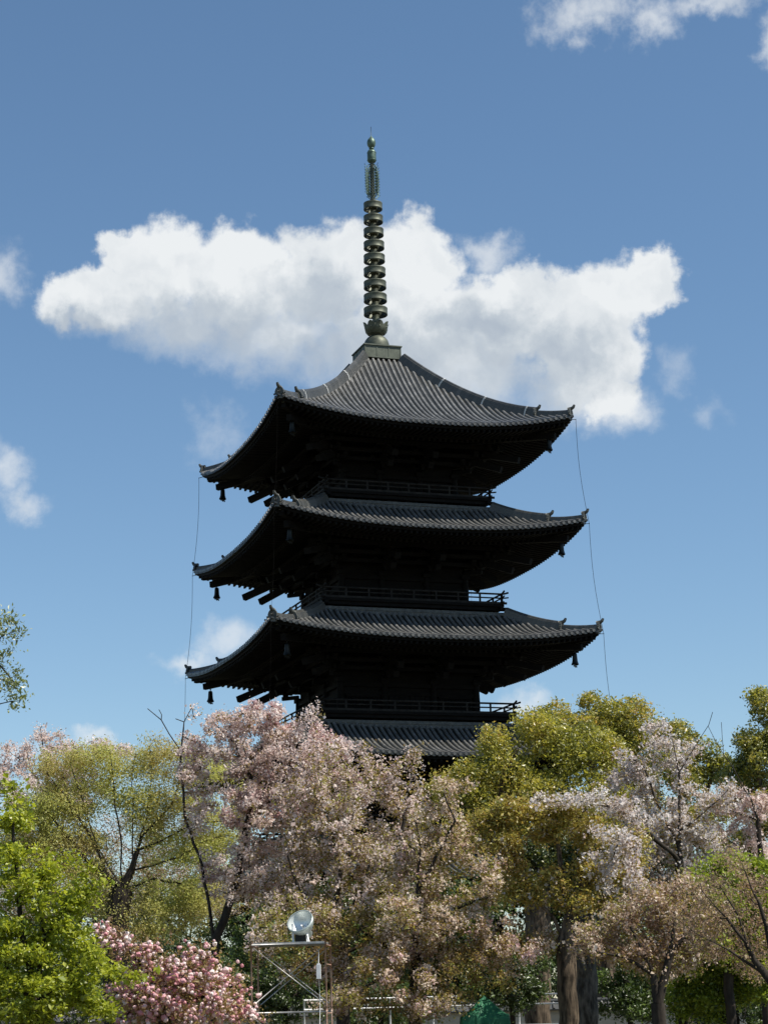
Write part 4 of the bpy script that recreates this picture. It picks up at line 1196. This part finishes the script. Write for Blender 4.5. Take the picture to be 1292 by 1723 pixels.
# 14 low rust-brown cherry with the forked trunk
tree('cherry_tree', 'low rust-brown leafing cherry with a dark V-forked trunk, right of the thick trunks', 'tree', 50,
     [[(1108, 1716), (1106, 1690)], [(1106, 1690), (1100, 1640), (1082, 1600), (1060, 1560)], [(1106, 1690), (1120, 1640), (1128, 1600), (1132, 1540)], [(1100, 1640), (1050, 1610), (1005, 1600)], [(1128, 1600), (1170, 1560)]],
     [(1000, 1575, 40, 24), (1050, 1550, 60, 34), (1110, 1530, 70, 36), (1060, 1590, 80, 26), (1140, 1570, 60, 36), (1180, 1540, 50, 30), (1100, 1610, 60, 20), (1020, 1600, 40, 18), (1160, 1610, 40, 24), (1130, 1490, 50, 20)],
     MT['bark'], .17, [(0, 10000, .064, dict(sigma=.13, clump=4, cs=.07)), (1, 9000, .064, dict(sigma=.08, clump=6, cs=.07, aspect=.9)), (2, 9000, .06, dict(sigma=.14, clump=4, cs=.1))], CHG,
     n_att=2000, thin=.5, back=.9, L=1.0, step=.26, tip=.007, crown_mats=[LF['rust'], LF['blossom_cream'], LF['olive']])
# 15 leaning tree in the bottom right corner
tree('cherry_tree', 'rusty young-leaved tree whose straight dark limbs lean up-left from the lower right corner', 'tree', 45,
     [[(1345, 1715), (1318, 1680)], [(1318, 1680), (1285, 1640), (1255, 1590), (1220, 1545), (1180, 1500)], [(1285, 1640), (1230, 1600), (1175, 1575), (1140, 1545)], [(1255, 1590), (1240, 1540), (1210, 1490)], [(1318, 1680), (1300, 1600), (1275, 1520), (1240, 1440)]],
     [(1180, 1500, 40, 22), (1225, 1520, 50, 34), (1180, 1555, 50, 24), (1240, 1560, 50, 30), (1270, 1500, 36, 40), (1230, 1465, 36, 22), (1280, 1570, 30, 40), (1210, 1600, 44, 18), (1265, 1620, 36, 20)],
     MT['bark'], .15, [(0, 6500, .058, dict(sigma=.11, clump=4, cs=.07)), (1, 2000, .055, dict(sigma=.12, clump=3, cs=.08))], back=1.3, n_att=1500, thin=.5, L=.9, step=.22, tip=.006, crown_mats=[LF['rust'], LF['olive']])
# 16 maples in fresh green behind
tree('maple_tree', 'sunlit yellow-green maple between the rusty trees, upper of the two on the right', 'tree', 57,
     [[(1225, 1640), (1222, 1560), (1215, 1500)], [(1222, 1560), (1260, 1500)], [(1222, 1560), (1180, 1510)]],
     [(1190, 1480, 40, 26), (1160, 1520, 44, 26), (1270, 1460, 40, 30), (1290, 1500, 30, 40), (1280, 1570, 40, 40), (1200, 1585, 60, 26), (1250, 1610, 50, 24), (1235, 1475, 40, 26), (1215, 1510, 60, 30), (1180, 1540, 40, 24), (1260, 1520, 40, 30), (1230, 1550, 50, 26)],
     MT['bark'], .14, [(0, 32000, .085, dict(flat=1.0, sigma=.14, zs=.5, clump=7, cs=.1, aspect=.8))], n_att=500, thin=.15, tip=.009, crown_mats=[LF['maple_far']])
tree('maple_tree', 'low green maple filling the bottom right corner beneath the rusty limbs', 'tree', 58,
     [[(1222, 1722), (1220, 1690)], [(1220, 1690), (1240, 1650)], [(1220, 1690), (1190, 1640), (1170, 1610)], [(1220, 1690), (1290, 1640)]],
     [(1190, 1620, 40, 22), (1235, 1635, 50, 24), (1285, 1650, 40, 24), (1170, 1655, 50, 24), (1250, 1670, 60, 22), (1195, 1690, 40, 18), (1150, 1690, 30, 22)],
     MT['bark'], .12, [(0, 22000, .075, dict(flat=1.3, sigma=.12, zs=.5, clump=7, cs=.09, aspect=.8)), (1, 8000, .075, dict(flat=1.0, sigma=.12, clump=5, cs=.1))], n_att=600, thin=.15, step=.25, tip=.008, crown_mats=[LF['maple_far'], LF['green']])
# 17 second thick trunk
lobes_tree('evergreen_tree', 'thick grey trunk standing just right of the brown one, dark crown hidden in blossom', 'tree', 61,
           [[(988, 1700), (986, 1600), (980, 1500)], [(985, 1540), (900, 1470)], [(985, 1540), (1060, 1470)]],
           [(885, 1450, 44, 30), (930, 1440, 50, 34), (860, 1490, 40, 24), (1060, 1400, 44, 30), (1090, 1440, 50, 30), (1050, 1480, 44, 30), (985, 1450, 44, 40)],
           MT['bark_pale'], .33, [LF['evergreen'], LF['camphor_dark']], 20000, .10, None, .55, .4, 15, .3)
# 18 branches at the left edge
tree('evergreen_tree', 'tall tree just outside the left edge whose dull green leafy branch tips reach in', 'tree', 52,
     [[(-110, 1650), (-105, 1400), (-100, 1200), (-95, 1080)], [(-105, 1300), (-60, 1220), (-10, 1185), (20, 1180)], [(-100, 1150), (-40, 1085), (0, 1072), (30, 1060)], [(-100, 1200), (-50, 1140), (0, 1120), (25, 1150)]],
     [(8, 1040, 24, 18), (32, 1055, 15, 13), (22, 1068, 18, 10), (8, 1105, 18, 18), (28, 1130, 14, 14), (16, 1150, 26, 14), (36, 1165, 13, 13), (32, 1190, 9, 8), (-40, 1060, 30, 50), (-40, 1150, 30, 50), (-110, 1100, 60, 120)],
     MT['bark'], .3, [(0, 16000, .10, dict(sigma=.10, flat=.2, aspect=.42, clump=5, cs=.09))], n_att=650, thin=.1, L=.7, step=.2, kill=.22, tip=.006, twigmax=.02, crown_mats=[LF['grey_leaf']])

# understorey and the dark trees beyond
def shrub(label, px, py, rx, ry, Y, mats, nleaf, size, seed, cat='shrub', kind='evergreen_shrub', grp='shrubs in the shade under the trees'):
    lobes_tree(kind, label, cat, Y, [[(px, py + ry * .6), (px, py)], [(px, py + ry * .4), (px + rx * .5, py)]],
               [(px, py - ry * .2, rx * .8, ry * .8), (px - rx * .5, py + ry * .2, rx * .6, ry * .7), (px + rx * .5, py + ry * .15, rx * .6, ry * .75), (px, py + ry * .7, rx, ry * .5)],
               MT['bark'], .09, mats, nleaf, size, grp, .45, .3, seed, .35)
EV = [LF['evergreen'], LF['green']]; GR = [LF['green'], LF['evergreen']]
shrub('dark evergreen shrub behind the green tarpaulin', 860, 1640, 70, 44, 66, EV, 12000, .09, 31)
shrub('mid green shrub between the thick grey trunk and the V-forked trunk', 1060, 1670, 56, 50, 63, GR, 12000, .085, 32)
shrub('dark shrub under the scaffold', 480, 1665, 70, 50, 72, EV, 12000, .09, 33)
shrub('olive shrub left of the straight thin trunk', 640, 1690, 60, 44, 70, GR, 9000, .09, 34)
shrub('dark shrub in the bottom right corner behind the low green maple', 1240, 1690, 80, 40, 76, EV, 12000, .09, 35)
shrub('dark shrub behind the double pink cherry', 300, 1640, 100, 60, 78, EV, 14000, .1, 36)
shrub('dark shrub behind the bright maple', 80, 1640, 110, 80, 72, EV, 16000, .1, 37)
shrub('shaded green shrub right of the forked cherry trunk', 440, 1600, 60, 70, 84, GR, 12000, .1, 38)
HZ = 'brown hazy trees behind the zelkova'
for (px, Y, lab, blobs) in ((120, 108, 'left of two brownish hazy trees just coming into leaf behind the zelkova', [(60, 1430, 80, 60), (140, 1440, 80, 60), (100, 1500, 110, 50), (30, 1500, 60, 50), (190, 1490, 50, 50)]),
                            (300, 104, 'right of two brownish hazy trees just coming into leaf behind the zelkova', [(280, 1430, 70, 60), (340, 1440, 60, 60), (290, 1500, 100, 50), (370, 1500, 60, 50), (250, 1390, 50, 30)])):
    tree('deciduous_tree', lab, 'tree', Y, [[(px, 1650), (px, 1580), (px + 5, 1500)], [(px, 1580), (px - 40, 1500), (px - 60, 1440)], [(px, 1570), (px + 50, 1500), (px + 60, 1430)]], blobs,
         MT['bark'], .2, [(0, 22000, .085, dict(sigma=.2, clump=4, cs=.12)), (1, 9000, .08, dict(sigma=.2, clump=4, cs=.12))], HZ, n_att=900, thin=.3, L=2.0, step=.45, tip=.012, crown_mats=[LF['bronze'], LF['blossom']])
BT = 'dark evergreen trees beyond the pagoda'
for (px, py, rx, ry, Y, lab, sd_) in ((40, 1560, 110, 100, 142, 'leftmost dark evergreen tree far behind the bright maple', 51), (215, 1550, 110, 90, 150, 'dark evergreen tree far behind the zelkova trunk', 52),
                                      (400, 1555, 100, 95, 146, 'dark evergreen tree far behind the forked cherry trunk', 53), (560, 1560, 100, 100, 100, 'dark evergreen tree in front of the pagoda base, behind the floodlight', 54),
                                      (760, 1560, 110, 100, 102, 'dark evergreen tree in front of the pagoda base, right of the straight thin trunk', 55), (980, 1560, 120, 110, 112, 'dark evergreen tree behind the thick brown trunk', 56),
                                      (1150, 1560, 110, 100, 120, 'dark evergreen tree behind the V-forked trunk', 57), (1290, 1550, 100, 110, 125, 'dark evergreen tree far behind the lower right corner', 58)):
    lobes_tree('evergreen_tree', lab, 'tree', Y, [[(px, 1690), (px, 1600), (px, py)], [(px, 1620), (px + rx * .5, py)], [(px, 1620), (px - rx * .5, py)]],
               [(px, py - ry * .35, rx * .55, ry * .55), (px - rx * .5, py, rx * .5, ry * .6), (px + rx * .5, py, rx * .5, ry * .6), (px, py + ry * .35, rx * .7, ry * .6), (px - rx * .4, py + ry * .8, rx * .5, ry * .5), (px + rx * .4, py + ry * .8, rx * .5, ry * .5)],
               MT['bark'], .35, [LF['evergreen'], LF['green']], 15000, .2, BT, 1.0, .4, sd_, .3)

# ------------------------------------------------------------------ scaffold tower and floodlight
YS = 52.0
kS = m_per_px(YS)
c0 = at(490, 1590, YS)
TW, TD, TZ = 118 * kS, 1.2, c0[2]
MT['pipe'] = solid('galvanised_pipe', (.30, .29, .27), (.46, .45, .43), 8, .45, .5)
MT['rust_pipe'] = solid('rusty_orange_pipe', (.26, .13, .08), (.40, .30, .24), 5, .6, .2)
MT['white'] = solid('white_casing', (.62, .63, .63), (.72, .73, .73), 6, .5)
sc_ = empty('scaffold_tower', (c0[0], YS, 0), R(-4))
tag(sc_, 'rusty pipe scaffold tower with crossed braces carrying a floodlight', 'scaffold')
hw = TW / 2
for y in (-TD / 2, TD / 2):
    for x in (-hw, hw):
        mb = MB(); mb.tube([(x, y, 0.0), (x, y, TZ + .10)], .022, 8)
        for z in (1.72,): mb.tube([(x, y, z - .06), (x, y, z + .06)], .029, 8)
        mb.lathe([(.07, 0), (.07, .012), (.0, .012)], 4, (x, y, .0))
        mb.build('post', MT['rust_pipe'], sc_)
    for zb_ in (0.12, 1.80):
        for e_ in (-1, 1):
            mb = MB(); mb.tube([(-hw * e_ + .05 * e_, y + .03 * e_, zb_ + .06), (hw * e_ - .05 * e_, y + .03 * e_, zb_ + 1.42)], .013, 6); mb.build('cross_brace', MT['pipe'], sc_)
    for z in (TZ, 1.66):
        mb = MB(); mb.tube([(-hw, y, z), (hw, y, z)], .021, 8); mb.build('ledger', MT['pipe'], sc_)
for x in (-hw, hw):
    for z in (TZ - .03, 1.62, TZ - .5):
        mb = MB(); mb.tube([(x, -TD / 2, z), (x, TD / 2, z)], .018, 8); mb.build('transom', MT['rust_pipe'], sc_)
mb = MB()
for j in range(5): mb.box((0, -.48 + .24 * j, TZ + .035), (TW - .1, .22, .035))
mb.build('deck_board', MT['pipe'], sc_)
mb = MB(); mb.box((0, 0, 0), (.10, .10, .34)); mb.box((0, 0, .18), (.07, .07, .04)); mb.tube([(0, 0, .2), (0, .05, .35), (0, .1, .55)], .008, 5); mb.tube([(0, 0, -.17), (.02, .02, -.6), (.0, .05, -1.3)], .008, 5)
o = mb.build('switch_box', MT['white'], sc_, (hw - .17, -TD / 2 - .06, TZ - .68))

MT['lens'] = solid('floodlight_glass', (.55, .62, .60), (.62, .68, .66), 3, .06, 0.0, spec=.9)
MT['reflector'] = solid('floodlight_reflector', (.60, .64, .62), (.74, .77, .75), 5, .42, .55)
MT['lamp_shell'] = solid('floodlight_shell', (.36, .42, .40), (.46, .52, .49), 6, .4, .3)
fl = empty('floodlight', (at(505, 1553, YS)[0], YS, TZ + .05), 0)
tag(fl, 'large round floodlight tilted skyward on top of the scaffold', 'floodlight')
tilt = Matrix.Rotation(R(-24), 4, 'Z') @ Matrix.Rotation(R(52), 4, 'X')
rl_ = 21 * kS
def place(o_): o_.matrix_local = Matrix.Translation((0, 0, .52)) @ tilt
mb = MB(); mb.lathe([(rl_ * .98, .02), (rl_ * 1.04, .03), (rl_ * 1.04, -.05), (rl_ * .98, -.10), (rl_ * .92, -.16), (rl_ * .70, -.28), (rl_ * .42, -.34), (rl_ * .40, -.52), (.0, -.53)], 36); place(mb.build('lamp_shell', MT['lamp_shell'], fl))
mb = MB(); mb.lathe([(rl_ * .97, .01), (rl_ * .86, -.12), (rl_ * .6, -.24), (rl_ * .2, -.29), (.0, -.29)], 36); place(mb.build('reflector', MT['reflector'], fl))
mb = MB(); mb.tube([(0, 0, -.28), (0, 0, -.14)], [.03, .035], 10); place(mb.build('bulb', MT['white'], fl))
mb = MB()
for e_ in (-1, 1): mb.beam((e_ * .17, .05, 0), (e_ * .19, .02, .46), .05, .02)
mb.box((0, .04, .012), (.5, .14, .025)); mb.beam((.22, -.12, .01), (.12, .02, .38), .03, .03)
mb.build('yoke', MT['white'], fl)
mb = MB(); mb.box((0, .1, .10), (.26, .2, .18)); mb.build('ballast_box', MT['bell'], fl)

# ------------------------------------------------------------------ tarpaulin, fence, wall, roofed things between the trunks
MT['tarp'] = solid('green_tarpaulin', (.005, .085, .036), (.010, .135, .058), 3, .7, bump=.3, bscale=6)
pT = at(814, 1675, 55)
rng = np.random.default_rng(3)
def tarp_sheet(hT, rx, ry, drop, seed, n=72):
    r_ = np.random.default_rng(seed); ph = r_.uniform(0, 6.28, 6); rows = []
    for f, dz, rip in ((.015, 0, 0), (.3, .18, .02), (.6, .37, .03), (.9, .52, .035), (1.0, .54, .03), (1.02, .60, .03), (1.035, .85, .05), (1.05, drop * .6, .07), (1.06, drop, .09)):
        row = []
        for j in range(n + 1):
            a = j / n * 2 * math.pi
            sq = 1 / max(abs(math.cos(a)), abs(math.sin(a))) ** .95
            w = rip * (math.sin(a * 9 + ph[0]) + .7 * math.sin(a * 17 + ph[1]) + .5 * math.sin(a * 31 + ph[2]))
            rr_ = f * sq + w
            row.append((rr_ * rx * math.cos(a), rr_ * ry * math.sin(a), max(.03, hT - dz + (.05 * math.sin(a * 4 + ph[3]) * f if f < 1.01 else rip * .6 * math.sin(a * 5 + ph[4])))))
        rows.append(row)
    return np.array(rows)
mb = MB(); mb.grid(tarp_sheet(pT[2], .60, .60, 1.9, 3), 0, False)
o = mb.build('tarpaulin_cover', MT['tarp'], None, (pT[0], 55, 0)); tag(o, 'bright green tarpaulin draped to a point over a stack beneath the cherry', 'tarpaulin')

fe = empty('pipe_fence', (at(560, 1700, 68)[0], 68, 0)); tag(fe, 'white pipe fence with two rails seen low between the trunks', 'fence')
zt_ = at(560, 1682, 68)[2]; xa, xb = at(512, 1700, 68)[0] - at(560, 1700, 68)[0], at(945, 1700, 68)[0] - at(560, 1700, 68)[0]
for z in (zt_, zt_ - .30, zt_ - .95):
    mb = MB(); mb.tube([(xa, 0, z), (xb, 0, z)], .028, 8); mb.build('rail', MT['white'], fe)
for x in np.arange(xa, xb + .1, (xb - xa) / 6):
    mb = MB(); mb.tube([(x, .05, 0), (x, .05, zt_ + .03)], .03, 8); mb.build('post', MT['white'], fe)

wl = empty('garden_wall', (0, 92, 0)); tag(wl, 'long pale plaster garden wall with a tiled coping glimpsed low between the trunks', 'wall')
mb = MB(); mb.box((0, 0, .25), (70, .55, .5)); mb.build('wall_base', MT['stone'], wl)
mb = MB(); mb.box((0, 0, 1.02), (70, .42, 1.04))
for z in (.8, 1.1, 1.35): mb.box((0, -.215, z), (70, .012, .04))
mb.build('wall_panel', MT['plaster'], wl)
mb = MB()
prof = np.array([(-.48, 1.56), (-.46, 1.50), (0, 1.50), (.46, 1.50), (.48, 1.56), (0, 1.86)])
P = np.array([[(x, y, z) for x in (-35, 35)] for y, z in np.concatenate([prof, prof[:1]])]); mb.grid(P, 0, False)
for x in np.arange(-34.9, 35, .3):
    mb.tube([(x, -.50, 1.575), (x, -.02, 1.87)], .055, 6); 
mb.tube([(-35, 0, 1.9), (35, 0, 1.9)], .10, 8)
mb.build('coping', MT['tile'], wl, run=True)

# far belt of trees that closes the park on every side: one mass nobody could count
rng = np.random.default_rng(77)
nb = 420
bx = rng.uniform(-190, 190, nb); by = 185 + rng.uniform(-14, 14, nb) - (np.abs(bx) / 190) ** 2 * 70
hb = 5.5 + 2.2 * field(np.stack([bx, by, 0 * bx], 1), rng, 4, 40)
ci = rng.integers(0, nb, 36000)
d = rng.normal(0, 1, (36000, 3)); d /= np.linalg.norm(d, axis=1)[:, None]
Pb = np.stack([bx[ci], by[ci], rng.uniform(.1, 1, 36000) ** .6 * np.maximum(hb[ci], 3)], 1) + d * 2.6 * rng.uniform(.5, 1, 36000)[:, None]
cm = MB(); leaf_quads(cm, Pb[:24000], .8, rng, 0, .7, .3); leaf_quads(cm, Pb[24000:], .8, rng, 1, .7, .3)
o = cm.build('far_tree_belt', [LF['evergreen'], LF['green']]); tag(o, 'distant belt of dark green trees low along the horizon', 'tree belt', kind='stuff')
